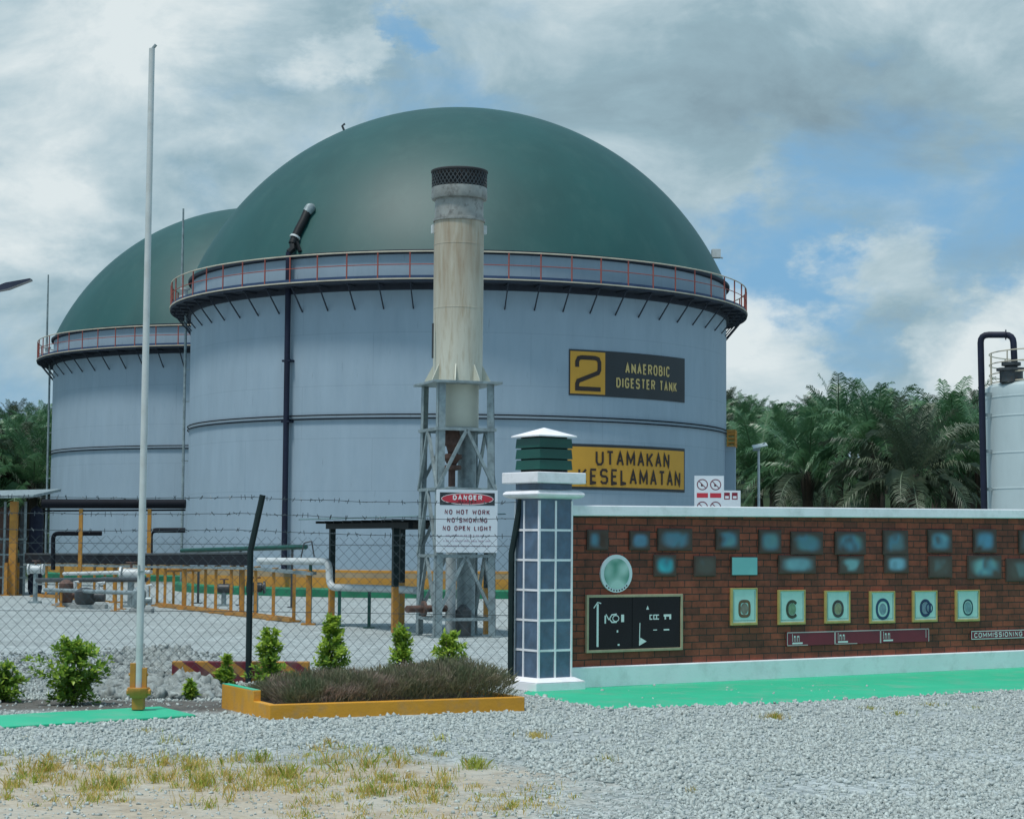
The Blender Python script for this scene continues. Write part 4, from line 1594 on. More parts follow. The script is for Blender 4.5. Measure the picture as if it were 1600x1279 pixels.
    MB().tube([(0.28, 0.2, 0.0), (0.28, 0.2, zb0 - 0.02)], 0.19, 14).build('air_duct', M['galv'], t)
    m = MB()
    m.tube([(-1.1, -0.3, 0.55), (-0.55, -0.05, 0.55), (-0.12, -0.05, 0.55)], 0.07, 10)
    for x in (-0.7, -0.42):
        m.tube([(x - .03, -0.12, 0.55), (x + .03, -0.12, 0.55)], 0.16, 12)
    m.build('valve_train', M['rust'], t)
    m = MB()
    m.lathe([(0.16, 0.0), (0.16, 0.5), (0.05, 0.62)], 14, (0.05, -0.35, 0.02))
    m.build('knock_out_pot', M['steel_dark'], t)
    # thin pilot line up the left side
    p0 = Vector((-r * 1.12, -0.1, zpx(560)))
    MB().tube([p0, Vector((-r * 1.12, -0.1, zpx(505)))], 0.02, 6).build('pilot_line', M['steel_dark'], t)
    return t, yaw, h, zpx


FT, FYAW, FH, FZ = flare()


def danger_sign():
    # hung on the tower's front face
    k = FD / FPX
    w, h = 1.22 * FD / 39.3, 1.24 * FD / 39.3
    fx = Vector((math.cos(FYAW), math.sin(FYAW), 0))
    fy = Vector((math.sin(FYAW), -math.cos(FYAW), 0))
    c = FT.location + fy * (FH + 0.045) - fx * (0.0)
    t = thing('danger_sign', 'white DANGER board reading NO HOT WORK, NO SMOKING, NO OPEN LIGHT on the lattice tower', 'sign', (c.x, c.y, FT.location.z + FZ(862.5)), FYAW)
    h = FZ(766) - FZ(862.5)
    w = 92.0 / FPX * FD / math.cos(FYAW) * 1.03
    y = -0.03
    MB().box((-w / 2, y, 0), (w / 2, 0, h)).build('board', M['sign_white'], t, bevel=0.004)
    hd = MB()
    hd.add(*flat(rect2d(-w * .45, h * .755, w * .45, h * .955), 0, 0, y - 0.003))
    hd.build('header', M['sign_black'], t)
    MB().add(*flat(disc2d(w * .43, h * .092), 0, h * .855, y - 0.005)).build('oval', M['sign_red'], t)
    MB().add(*flat(ring2d(w * .43, h * .095, 0.012), 0, h * .855, y - 0.006)).build('oval_outline', M['ink_white'], t)
    def put(body, ww, hh, zz, sw, dy, nm, mtl):
        m_ = MB()
        for vs, fs, k in fit_text(body, ww, hh, sw):
            m_.add(*flat((vs, fs), 0, zz, y - dy - .0012 * k))
        m_.build(nm, mtl, t)
    put('DANGER', w * .48, h * .082, h * .876, .24, .009, 'heading', M['ink_white'])
    put('BAHAYA', w * .30, h * .040, h * .806, .2, .009, 'subheading', M['ink_dark'])
    for body, ww, zz in (('NO HOT WORK', .74, .645), ('NO SMOKING', .66, .515), ('NO OPEN LIGHT', .80, .385)):
        put(body, w * ww, h * .078, h * zz, .20, .003, 'lettering', M['ink_red'])
    # three lines of small print, too small to read: rows of short dashes
    m = MB()
    rnd = random.Random(2)
    for zc, ww in ((.27, .7), (.185, .78), (.105, .76)):
        x = -w * ww / 2
        while x < w * ww / 2:
            l = rnd.uniform(0.015, 0.035)
            m.add(*flat(rect2d(x, h * zc - rnd.uniform(.008, .018), x + l, h * zc + rnd.uniform(.008, .018)), 0, 0, y - 0.003))
            x += l + rnd.choice((0.008, 0.008, 0.03))
    m.build('small_print', M['ink_pink'], t)


danger_sign()


# ------------------------------------------------------------------ flagpole
def flagpole():
    b = G(216, 1113)
    t = thing('flagpole', 'tall white flagpole without a flag in a yellow bracket on the green slab', 'flagpole', (b.x, b.y, 0.03))
    top = A(237.5, 76, b.y)
    k = b.y / FPX
    d = Vector((top.x - b.x, 0, top.z - 0.03))
    MB().tube([Vector((0, 0, 0.05)), d * 0.5, d], [5.8 * k, 5.3 * k, 4.6 * k], 16).build('pole', M['white_pipe'], t)
    m = MB()
    m.box((-0.05, -0.05, 0), (0.05, 0.05, 0.12))
    m.lathe([(0.02, 0.10), (0.075, 0.10), (0.10, 0.16), (0.10, 0.19), (0.02, 0.19)], 10)
    m.bar((-0.05, 0, 0.14), (-0.05, 0, 0.40), 0.05)
    m.bar((0.05, 0, 0.14), (0.05, 0, 0.36), 0.04)
    m.tube([(-0.09, 0, 0.30), (0.08, 0, 0.30)], 0.014, 8)
    m.tube([(-0.10, -0.02, 0.15), (0.11, -0.02, 0.15)], 0.03, 6)
    m.build('bracket', M['yellow'], t, bevel=0.004)
    m = MB()
    m.tube([d + Vector((0, 0, -0.01)), d + Vector((0.035, 0, 0.035))], 0.014, 8)
    m.build('pulley', M['galv'], t)
    m = MB()
    m.tube([Vector((-0.02, -0.03, 1.2)), Vector((0.03, -0.03, 1.2))], 0.010, 6)
    m.bar(Vector((-.012, -.035, 1.16)), Vector((-.012, -.035, 1.25)), 0.012)
    m.build('cleat', M['galv'], t)


flagpole()


# ------------------------------------------------------------------ planter with hedge
def planter():
    f0, f1 = G(421, 1124), G(820, 1110)
    u = Vector((f1.x - f0.x, f1.y - f0.y, 0))
    L_ = u.length
    u.normalize()
    yaw = math.atan2(u.y, u.x)
    D = 1.28
    t = thing('planter', 'low yellow kerb planter bed with a higher stepped left end', 'planter', (f0.x, f0.y, 0), yaw)
    th = 0.07
    zf = 0.125
    m = MB()
    m.box((0, 0, -0.1), (L_, th, zf))
    m.build('front_kerb', M['kerb_yellow'], t, bevel=0.008)
    MB().box((th, D - th, -0.1), (L_ - th, D, zf)).build('back_kerb', M['kerb_yellow'], t, bevel=0.008)
    MB().box((L_ - th, th, -0.1), (L_, D, zf)).build('right_kerb', M['kerb_yellow'], t, bevel=0.008)
    MB().box((0, th, -0.1), (th, 0.42, zf)).box((0, 0.42, -0.1), (th, D, 0.215)).build('left_kerb', M['kerb_yellow'], t, bevel=0.006)
    MB().box((0.002, 0.43, 0.2145), (th - 0.002, D - .002, 0.2195)).build('coping_strip', M['green_floor'], t)
    MB().box((th, th, -0.1), (L_ - th, D - th, zf - 0.03)).build('soil', M['soil'], t)
    # hedge: fine purple-tinged twigs packed in the bed
    rnd = random.Random(11)
    hb = MB()
    vs, fs = [], []
    x0, x1, y0, y1 = 0.20, L_ - 0.06, 0.08, D - 0.08

    def height(x, y):
        ex = min(1, (x - x0 + 0.05) / 0.30, (x1 - x + 0.05) / 0.25)
        ey = min(1, (y - y0 + 0.1) / 0.28, (y1 - y + 0.1) / 0.3)
        return (0.15 + 0.035 * math.sin(x * 5.1 + 1) * math.cos(y * 4.3) + 0.03 * math.sin(x * 13 + y * 7) + 0.15 * x / L_) * (0.55 + 0.45 * math.sqrt(max(0.05, ex * ey)))
    for i in range(30000):
        x, y = rnd.uniform(x0, x1), rnd.uniform(y0, y1)
        hm = height(x, y)
        zb_ = 0.08 + hm * rnd.random() ** 0.55
        # lean outwards near the edges
        out = Vector((0, 0, 0))
        if y - y0 < 0.22:
            out.y -= 0.9 * (1 - (y - y0) / 0.22)
        if y1 - y < 0.22:
            out.y += 0.9 * (1 - (y1 - y) / 0.22)
        if x - x0 < 0.25:
            out.x -= 0.9 * (1 - (x - x0) / 0.25)
        if x1 - x < 0.25:
            out.x += 0.9 * (1 - (x1 - x) / 0.25)
        d = Vector((rnd.gauss(0, .55), rnd.gauss(0, .55), 0.8 + rnd.random() * 0.5)) + out
        d.normalize()
        l = rnd.uniform(0.03, 0.10)
        w = rnd.uniform(0.0022, 0.0048)
        side = d.cross(Vector((rnd.gauss(0, 1), rnd.gauss(0, 1), rnd.gauss(0, 1)))).normalized() * w
        p = Vector((x, y, zb_))
        n = len(vs)
        vs += [p - side * .4, p + side * .4, p + d * l * .6 + side, p + d * l, p + d * l * .6 - side]
        fs.append((n, n + 1, n + 2, n + 3, n + 4))
    hb.add(vs, fs)
    hd = hb.build('hedge', M['hedge'], None, (f0.x, f0.y, 0.0), yaw)
    tag(hd, 'low dense purple green hedge filling the yellow planter', 'hedge')
    return [(p.x, p.y) for p in (f0, f1, Vector((f1.x, f1.y, 0)) + Vector((-u.y, u.x, 0)) * D, Vector((f0.x, f0.y, 0)) + Vector((-u.y, u.x, 0)) * D)]


PLANT = planter()


# ------------------------------------------------------------------ shrubs
def shrub(px, ptop, pbot, wpx, d, label, tall, seed, tips=0.3):
    rnd = random.Random(seed)
    b = A(px, pbot, d)
    gz = zg(b.x, b.y)
    top = A(px, ptop, d).z
    H = top - gz
    Wd = wpx * d / FPX * (1.2 if tall else 1.0)
    t = thing('shrub', label, 'shrub', (b.x, b.y, gz), 0, 'young green shrubs along the fence')
    stems = MB()
    lv, lf, lm = [], [], []
    nst = 7 if not tall else 5
    prof = (lambda q: (0.55 + 0.75 * q) if q < 0.45 else (0.89 * (1 - ((q - 0.45) / 0.62) ** 2.0) ** 0.5 if q < 1.0 else 0.2)) if not tall else (lambda q: 0.8 - 0.15 * q if q < .5 else max(0.12, 0.725 - 1.1 * (q - .5)))
    for i in range(nst):
        a = rnd.uniform(0, 2 * PI)
        r_ = Wd * 0.3 * rnd.random()
        pts = [(rnd.gauss(0, .015), rnd.gauss(0, .015), -0.02), (r_ * .5 * math.cos(a), r_ * .5 * math.sin(a), H * .45), (r_ * math.cos(a), r_ * math.sin(a), H * rnd.uniform(.7, .92))]
        stems.tube(pts, [0.011, 0.008, 0.003], 5)
    stems.build('stem', M['bark'], t)
    # branchlets carry the leaves; some reach past the outline and gaps stay between them
    nb = int((60 if not tall else 34) * (H / .55))
    for i in range(nb):
        q = (i + rnd.random()) / nb
        q = 0.06 + 0.9 * q
        a = i * 2.4 + rnd.gauss(0, .5)
        reach = prof(min(q, 1.0)) * Wd / 2 * rnd.uniform(.62, 1.2) * (1 + .28 * math.sin(2 * a + seed) + .22 * math.sin(q * 9 + seed * 2.3))
        z0 = max(.02, q * H - reach * rnd.uniform(.3, .9))
        p0 = Vector((rnd.gauss(0, .03), rnd.gauss(0, .03), z0))
        p1 = Vector((reach * math.cos(a), reach * math.sin(a), q * H + rnd.gauss(0, .03)))
        n_l = int(rnd.uniform(34, 56))
        for j in range(n_l):
            f = (j + .5) / n_l
            if f < .25 and rnd.random() < .4:
                continue
            p = p0.lerp(p1, f) + Vector((0, 0, .04 * math.sin(PI * f))) + Vector((rnd.gauss(0, .014), rnd.gauss(0, .014), rnd.gauss(0, .014)))
            ax = (p1 - p0).normalized()
            ph = j * 2.4
            sd0 = ax.cross(Vector((0, 0, 1))).normalized()
            u2 = sd0.cross(ax)
            d_ = (ax * rnd.uniform(.35, .9) + sd0 * math.cos(ph) + u2 * (math.sin(ph) * .7 + .25)).normalized()
            l = rnd.uniform(0.04, 0.078)
            w = l * rnd.uniform(.22, .32)
            sd = d_.cross(Vector((rnd.gauss(0, .5), rnd.gauss(0, .5), 1))).normalized() * w
            up = sd.cross(d_).normalized()
            n = len(lv)
            lv += [p, p + d_ * l * .45 + sd, p + d_ * l - up * l * .2, p + d_ * l * .45 - sd]
            lf += [(n, n + 1, n + 2), (n, n + 2, n + 3)]
            young = 1 if rnd.random() < tips * (.25 + 1.1 * q) * f ** .8 else 0
            lm += [young, young]
    m = MB()
    m.add(lv, lf)
    m.mi = lm
    m.build('crown', [M['shrub_leaf'], M['shrub_tip']], t)


shrub(113, 998, 1102, 98, 18.1, 'broad bushy green shrub left of the flagpole', False, 1, 0.45)
shrub(4, 1040, 1094, 62, 18.4, 'green shrub cut off by the left edge of the view', False, 2, 0.5)
shrub(421, 984, 1070, 58, 20.2, 'upright green shrub beside the bent black fence post', True, 3, 0.9)
shrub(518, 966, 1068, 62, 20.1, 'tallest light green shrub behind the hedge, before the shelter', True, 4, 1.0)
shrub(627, 981, 1064, 58, 20.0, 'light green shrub behind the hedge, left of the lattice tower', True, 5, 0.9)
shrub(702, 989, 1060, 56, 20.0, 'light green shrub behind the hedge, below the danger board', True, 6, 0.9)
shrub(353, 1034, 1058, 20, 20.6, 'small yellow green seedling before the striped kerb', True, 8, 1.2)
shrub(297, 1068, 1084, 13, 18.8, 'tiny sparse seedling among the grey rubble', True, 9, 1.0)


# ------------------------------------------------------------------ chain-link fence
FENCE_Y = 20.95


def fence():
    b = G(388, 1066)
    y = b.y
    t = thing('chain_link_fence', 'chain link fence on bent black posts with three strands of barbed wire', 'fence', (b.x, y, 0))
    zt = A(390, 856, y).z
    tip = A(412, 773, y)
    dx, dz = tip.x - b.x - 0.01, tip.z - zt
    xr = A(799, 900, y - .62).x - b.x
    xl = -3.2
    posts = [(xl, -0.35, dx), (0, 0, dx), (xr, -0.62, 0.10)]
    sec = 0.034
    for x, yy, d_ in posts:
        m = MB()
        m.tube([(x, yy, -0.1), (x, yy, zt - 0.03), (x + 0.01, yy, zt + 0.02), (x + d_, yy, zt + dz)], sec, 8)
        m.build('post', M['fence_post'], t)
    top = zt + 0.12
    path = lambda x: (-0.35 + (x - xl) / (0 - xl) * 0.35) if x < 0 else -0.62 * x / xr
    m = MB()
    step = 0.112
    hh = top - 0.03
    rad = 0.0020
    # diamonds: two families of slanted wires, clipped to the panel, woven a little apart
    n = 10
    slope = 1.05
    x = xl - hh / slope
    while x < xr:
        for sg in (1, -1):
            x0 = x if sg == 1 else x + hh / slope
            x1 = x0 + sg * hh / slope
            z0, z1 = 0.03, top
            if x0 < xl or x1 < xl or x0 > xr or x1 > xr:
                for lim in (xl, xr):
                    lo, hi = min(x0, x1), max(x0, x1)
                    if lo < lim < hi:
                        zz = z0 + (lim - x0) / (x1 - x0) * (z1 - z0)
                        out0 = x0 < lim if lim == xl else x0 > lim
                        if out0:
                            x0, z0 = lim, zz
                        else:
                            x1, z1 = lim, zz
                if not (xl - 1e-6 <= x0 <= xr + 1e-6 and xl - 1e-6 <= x1 <= xr + 1e-6):
                    continue
            if abs(z1 - z0) < 0.02:
                continue
            parts = [(x0, z0), (x1, z1)]
            if x0 * x1 < 0:
                parts = [(x0, z0), (0.0, z0 + (0 - x0) / (x1 - x0) * (z1 - z0)), (x1, z1)]
            off = 0.036 + 0.003 * sg
            m.tube([(px_, path(px_) + off, pz_) for px_, pz_ in parts], rad, 3, caps=False)
        x += step
    m.build('wire_mesh', M['wire'], t)
    m = MB()
    for z in (0.05, 0.75, top - 0.08):
        m.tube([(xl, path(xl) + .03, z), (0, .03, z), (xr, path(xr) + .03, z)], 0.004, 4)
    m.build('line_wire', M['wire'], t)
    for k in (0.34, 0.65, 0.95):
        m = MB()
        rnd = random.Random(int(k * 100))
        z = zt + dz * k
        pts = []
        xo = dx * k
        for i in range(41):
            xx = xl + (xr - xl) * i / 40
            sag = -0.02 * math.sin(PI * ((xx - xl) % 3.0) / 3.0) + rnd.gauss(0, .003)
            if xx > 0:
                sag += -0.05 * xx / xr * (1 - k) - 0.045 * (xx / xr) * k * 1.0
            pts.append((xx + xo * (1 if xx <= 0 else 1 - xx / xr * .6), path(xx), z + sag))
        m.tube(pts, 0.0045, 4)
        for i in range(1, 40):
            for q in range(2):
                p = Vector(pts[i]) + Vector((rnd.uniform(-.05, .05), 0, 0))
                d_ = Vector((rnd.gauss(0, .6), rnd.gauss(0, .5), rnd.gauss(0, 1))).normalized() * 0.026
                m.tube([p - d_, p + d_], 0.0042, 3)
        m.build('barbed_wire', M['wire'], t)


fence()


def striped_kerb():
    a, b = A(268, 1062, 21.12), A(483, 1060, 21.2)
    u = Vector((b.x - a.x, b.y - a.y, 0))
    yaw = math.atan2(u.y, u.x)
    L_ = u.length
    m = MB().box((0, 0, -0.25), (L_, 0.15, 0.215))
    o = m.build('striped_kerb', M['stripes'], None, (a.x, a.y, 0), yaw, bevel=0.008)
    tag(o, 'low concrete kerb in worn red and yellow diagonal stripes behind the fence post', 'kerb')


striped_kerb()


# ------------------------------------------------------------------ yard: pipes, racks, shelter
def shelter():
    p0, p1 = G(517.5, 977), G(616.5, 988)
    u = Vector((p1.x - p0.x, p1.y - p0.y, 0))
    L_ = u.length
    u.normalize()
    v = Vector((-u.y, u.x, 0))
    if v.y < 0:
        v = -v
    yaw = math.atan2(u.y, u.x)
    t = thing('shelter', 'small open shelter with sloping sheet roof on black and yellow posts', 'shelter', (p0.x, p0.y, p0.z), yaw)
    sgn = 1 if Vector((-math.sin(yaw), math.cos(yaw), 0)).dot(v) > 0 else -1
    D = 1.6 * sgn
    zt = A(520, 826, p0.y).z - p0.z
    ext = 0.9
    w = 0.06
    for x, y in ((0, 0), (L_, 0), (0.25, D), (L_ + 1.15, D)):
        m = MB()
        dz = -0.1
        m.box((x - w, y - w, dz), (x + w, y + w, 0.98), mi=1)
        m.box((x - w, y - w, 0.98), (x + w, y + w, zt), mi=0)
        m.build('post', [M['fence_post'], M['yellow']], t)
    m = MB()
    m.box((-0.35, -0.05, zt), (L_ + ext, 0.05, zt + 0.12))
    m.box((-0.35, D - 0.05, zt), (L_ + ext, D + 0.05, zt + 0.12))
    m.build('beam', M['black'], t)
    m = MB()
    rise = 0.10
    for i in range(9):
        x = -0.3 + (L_ + ext) * i / 8
        m.box((x - 0.03, min(-0.3 * sgn, D + .2 * sgn), zt + 0.121), (x + 0.03, max(-0.3 * sgn, D + .2 * sgn), zt + 0.175))
    m.build('rafters', M['black'], t)
    # corrugated sheet
    m = MB()
    n = 70
    vs, fs = [], []
    for i in range(n + 1):
        x = -0.85 + (L_ + ext + 1.0) * i / n
        z = zt + 0.20 + (0.018 if i % 2 else 0.0)
        vs += [(x, -0.55 * sgn, z), (x, D + 0.45 * sgn, z + rise), (x, -0.55 * sgn, z + .012), (x, D + 0.45 * sgn, z + rise + .012)]
    for i in range(n):
        a, b = 4 * i, 4 * i + 4
        fs += [(a, b, b + 1, a + 1), (a + 2, a + 3, b + 3, b + 2), (a, a + 2, b + 2, b), (a + 1, b + 1, b + 3, a + 3)]
    m.add(vs, fs)
    m.build('roof_sheet', M['cladding'], t)


shelter()


def pipe_run(name, label, pts, r, mtl, cat='pipe', stands=(), smtl=None, n=10):
    """one pipe with its own stands; pts are world points"""
    o = Vector((pts[0].x, pts[0].y, zg(pts[0].x, pts[0].y)))
    t = thing(name, label, cat, o)
    # round the corners
    q = [pts[0]]
    for i in range(1, len(pts) - 1):
        a, b, c = pts[i - 1], pts[i], pts[i + 1]
        k = min(r * 2.5, (b - a).length * .4, (c - b).length * .4)
        s0, s1 = b + (a - b).normalized() * k, b + (c - b).normalized() * k
        for j in range(5):
            f = j / 4
            q.append(s0 * (1 - f) ** 2 + b * 2 * f * (1 - f) + s1 * f * f)
    q.append(pts[-1])
    MB().tube([p - o for p in q], r, n).build('pipe', mtl, t)
    for p in stands:
        m = MB()
        g = zg(p.x, p.y)
        m.bar(Vector((p.x, p.y, g - 0.05)) - o, Vector((p.x, p.y, p.z - r * .9)) - o, 0.07)
        m.box(Vector((p.x - .12, p.y - .12, g - 0.05)) - o, Vector((p.x + .12, p.y + .12, g + 0.03)) - o)
        m.build('stand', smtl or mtl, t)
    return t


def yard():
    # long rack: dark cable tray on yellow portal frames, coming towards us from the far left
    feet = [(47, 930), (100, 934), (152, 941), (183, 948), (250, 956), (292, 958), (325, 960), (365, 967), (388, 968), (432, 972), (463, 968), (490, 976)]
    ga, gb = G(30, 930), G(492, 977)
    o = Vector((ga.x, ga.y, ga.z))
    t = thing('pipe_rack', 'long dark tray carried on a row of yellow stands across the gravel yard', 'pipe rack', o)
    ztop = lambda d: 0.86 + (1.10 - 0.86) * (65 - d) / 22
    line = [A(42, 873, ga.y), A(235, 875, (ga.y + gb.y) / 2 + 2), A(392, 875, gb.y + 6), A(490, 882, gb.y + .5)]
    m = MB()
    for i in range(len(line) - 2):
        a, b = line[i] - o, line[i + 1] - o
        vs = []
        for p in (a, b):
            for dy, dz in ((-.36, -.13), (.36, -.13), (.36, .13), (-.36, .13)):
                vs.append(p + Vector((0, dy, dz)))
        m.add(vs, [(0, 1, 2, 3), (7, 6, 5, 4), (0, 4, 5, 1), (1, 5, 6, 2), (2, 6, 7, 3), (3, 7, 4, 0)])
    m.build('tray', M['black_pipe'], t)
    m = MB()
    for off in (-.2, .1):
        m.tube([p - o + Vector((0, off, .18)) for p in line[:-1]], 0.05, 8)
    m.build('pipe', M['steel_dark'], t)
    m = MB()
    for i in range(len(line) - 1):
        a, b = line[i] - o, line[i + 1] - o
        m.tube([a + Vector((0, -.38, -.2)), b + Vector((0, -.38, -.2))], 0.05, 4)
        m.tube([a + Vector((0, .38, -.2)), b + Vector((0, .38, -.2))], 0.05, 4)
    m.build('tray_rail', M['galv'], t)

    def on_line(px):
        # depth of the rack at this column
        best = None
        for i in range(len(line) - 1):
            for f in range(21):
                p = line[i].lerp(line[i + 1], f / 20)
                c = 800 + FPX * p.x / p.y
                if best is None or abs(c - px) < best[0]:
                    best = (abs(c - px), p)
        return best[1]
    for i, px in enumerate([14, 33, 60, 77, 101, 127, 152, 168, 184, 226, 250, 262, 292, 325, 341, 365, 382, 403, 431, 463, 486]):
        p = on_line(px)
        y = p.y - 0.3 + (0.6 if i % 3 == 1 else 0)
        x = (px - 800) / FPX * y
        g = zg(x, y)
        m = MB()
        w = 0.075 if i % 4 else 0.12
        m.bar(Vector((x, y, g - .05)) - o, Vector((x, y, p.z - 0.16)) - o, w)
        m.box(Vector((x - .16, y - .16, g - .05)) - o, Vector((x + .16, y + .16, g + .04)) - o)
        m.bar(Vector((x, y - 0.05, p.z - 0.18)) - o, Vector((x, p.y + .35, p.z - 0.18)) - o, 0.08)
        m.build('stand', M['yellow'], t)
    # low side rails of the rack
    m = MB()
    for a, b, y0, y1 in ((60, 160, 912, 915), (160, 232, 902, 903), (392, 440, 966, 968)):
        pa, pb = on_line(a), on_line(b)
        m.bar(A(a, y0, pa.y - .35) - o, A(b, y1, pb.y - .35) - o, 0.06)
    m.build('low_rail', M['galv'], t)
    for a, b in ((250, 300), (300, 345), (345, 403), (403, 463), (60, 127)):
        pa, pb = on_line(a), on_line(b)
        for dy, dz in ((-.3, .06), (.3, .06)):
            q0, q1 = pa + Vector((0, dy, 0)), pb + Vector((0, dy, 0))
            q0.z, q1.z = zg(q0.x, q0.y) + dz, zg(q1.x, q1.y) + dz
            MB().bar(q0 - o, q1 - o, 0.09).build('foot_rail', M['yellow'], t)
    # pale lagged pipe that ends the rack and drops into the shelter
    d = gb.y
    p = [A(405, 876, d + 2.5), A(514, 877, d - .2), A(515, 917, d - .3), A(617, 920, d - 2.0), A(650, 922, d - 2.6)]
    pipe_run('lagged_pipe', 'pale lagged pipe stepping down at an elbow beside the shelter', p, 0.082, M['white_pipe'], stands=[p[2].lerp(p[3], 0.16), p[2].lerp(p[3], 0.62), p[0].lerp(p[1], .75)], smtl=M['green_dark'])
    # black pipe high on yellow posts
    a, b = A(66, 786.5, 66), A(290, 787, 66)
    t = thing('overhead_pipe', 'thick straight black pipe held high on two yellow posts before the rear tank', 'pipe', (a.x, a.y, zg(a.x, a.y)))
    oo = t.location.copy()
    MB().tube([a - oo, b - oo], 0.155, 10).tube([a + Vector((0, 0, -.24)) - oo, b + Vector((0, 0, -.2)) - oo], 0.03, 6).build('pipe', M['black_pipe'], t)
    for px in (127, 234):
        q = A(px, 790, 66.0)
        MB().bar(Vector((q.x, q.y, zg(q.x, q.y))) - oo, q + Vector((0, 0, -.1)) - oo, 0.12).build('post', M['yellow'], t)
    # two swan-neck pipes
    pipe_run('swan_neck_pipe', 'short dark bent pipe rising beside the yellow post of the overhead pipe', [A(83, 890, 66.5), A(83, 833, 66.5), A(159, 833, 66.5)], 0.075, M['black_pipe'])
    pipe_run('swan_neck_pipe', 'dark bent pipe ending at the front tank behind the flagpole', [A(235, 890, 68), A(235, 828, 68), A(289, 828, 68)], 0.085, M['black_pipe'])
    # sloping green walkway pipe in front of the tank
    a, b = A(284, 860, 66), A(478, 854, 60)
    pipe_run('sloping_pipe', 'long dark green pipe lying on short legs at the foot of the front tank', [a, b], 0.075, M['green_dark'], stands=[a.lerp(b, .15), a.lerp(b, .5), a.lerp(b, .9)], smtl=M['steel_dark'])
    # hose loop
    pipe_run('hose', 'thin grey hose arching beside the front tank', [A(470, 872, 58), A(475, 848, 58), A(487, 845, 58), A(491, 870, 58)], 0.02, M['steel_dark'], cat='hose')
    # valves and pumps
    for px, py, d, lab, s in ((205, 897, 60, 'white valve body left of the flagpole under the tray', 1.0), (56, 889, 64, 'white valve at the far left end of the tray', .75), (400, 917, 52, 'grey pump behind the fence post', .7), (350, 919, 62, 'grey pump between the yellow stands', .8)):
        c = A(px, py, d)
        g = zg(c.x, c.y)
        t = thing('valve' if 'valve' in lab else 'pump', lab, 'valve' if 'valve' in lab else 'pump', (c.x, c.y, g))
        hz = c.z - g
        m = MB()
        m.tube([(-.22 * s, 0, hz), (.22 * s, 0, hz)], 0.19 * s, 12)
        m.tube([(-.34 * s, 0, hz), (-.28 * s, 0, hz)], 0.24 * s, 12)
        m.tube([(.28 * s, 0, hz), (.34 * s, 0, hz)], 0.24 * s, 12)
        m.tube([(-.3 * s, 0, hz), (.3 * s, 0, hz)], 0.11 * s, 10)
        m.build('body', M['white_pipe'] if 'white' in lab else M['steel_dark'], t)
        m = MB()
        m.tube([(0, 0, -.02), (0, 0, hz)], 0.10 * s, 8)
        m.box((-.25 * s, -.2 * s, -.05), (.25 * s, .2 * s, .06))
        m.build('base', M['galv'], t)
        m = MB()
        m.tube([(0, 0, hz), (0, 0, hz + .36 * s)], 0.04 * s, 8)
        m.tube([(.16 * s * math.cos(2 * PI * i / 12), .16 * s * math.sin(2 * PI * i / 12), hz + .36 * s) for i in range(12)], 0.018, 6, closed=True)
        m.build('handwheel', M['rust'], t)
    for (xa, ya), (xb, yb), d0, d1, r_, mt, lab in (((58, 906), (228, 905), 63, 56, .07, M['steel_dark'], 'low dark pipe along the yellow stands at the left'),
                                                ((70, 921), (212, 926), 61, 54, .06, M['galv'], 'lower grey pipe close to the gravel at the left'),
                                                ((100, 896), (236, 893), 66, 61, .06, M['white_pipe'], 'thin pale pipe just under the black tray'),
                                                ((262, 890), (312, 889), 62, 60, .07, M['yellow'], 'short yellow pipe right of the flagpole')):
        a, b = A(xa, ya, d0), A(xb, yb, d1)
        pipe_run('low_pipe', lab, [a, a.lerp(b, .4), a.lerp(b, .7), b], r_, mt, stands=[a.lerp(b, .2), a.lerp(b, .8)], smtl=M['yellow'])
    for px, py, d, w_, h_, mt, lab in ((140, 918, 58, .5, .5, M['steel_dark'], 'dark boxy pump set among the yellow stands at the left'), (108, 914, 60, .35, .7, M['rust'], 'rusty filter pot left of the dark pump set'), (222, 918, 54, .3, .6, M['galv'], 'grey gearbox beside the flagpole among the stands')):
        c = A(px, py, d)
        g = zg(c.x, c.y)
        t = thing('pump', lab, 'pump', (c.x, c.y, g))
        m = MB()
        m.box((-w_, -.25, 0), (w_, .25, .12))
        m.build('plinth', M['concrete'], t)
        m = MB()
        m.lathe([(w_ * .5, .13), (w_ * .62, .2), (w_ * .62, h_), (w_ * .3, h_ + .1), (.02, h_ + .12)], 14, (-w_ * .25, 0, 0))
        m.tube([(-w_ * .2, 0, .35), (w_ * .9, 0, .35)], w_ * .3, 10)
        m.build('casing', mt, t)
        MB().tube([(w_ * .5, 0, .35), (w_ * .5, 0, .75), (w_ * .9, 0, .75)], .05, 8).build('outlet', M['white_pipe'], t)
    # pump skid canopy at the left edge
    d = 62.0
    c = G(30, 930)
    t = thing('pump_canopy', 'yellow framed canopy with grey roof over pipes at the left edge', 'canopy', (c.x, c.y, c.z))
    oo = t.location.copy()
    for (px, w) in ((19, .27), (-40, .27)):
        for dy in (0, 3.2):
            q0 = A(px, 930, c.y + dy)
            q1 = A(px, 783, c.y + dy)
            MB().box(Vector((q0.x - w / 2, q0.y - w / 2, c.z - .05)) - oo, Vector((q0.x + w / 2, q0.y + w / 2, q1.z)) - oo).build('column', M['yellow'], t)
    m = MB()
    r0, r1 = A(-80, 780, c.y - .6), A(52, 777, c.y - .6)
    vs = [r0, r1, r1 + Vector((0, 4.6, .35)), r0 + Vector((0, 4.6, .35))]
    m.add([v - oo for v in vs] + [v - oo + Vector((0, 0, .1)) for v in vs], [(3, 2, 1, 0), (4, 5, 6, 7), (0, 1, 5, 4), (1, 2, 6, 5), (2, 3, 7, 6), (3, 0, 4, 7)])
    m.build('roof', M['galv'], t)
    m = MB()
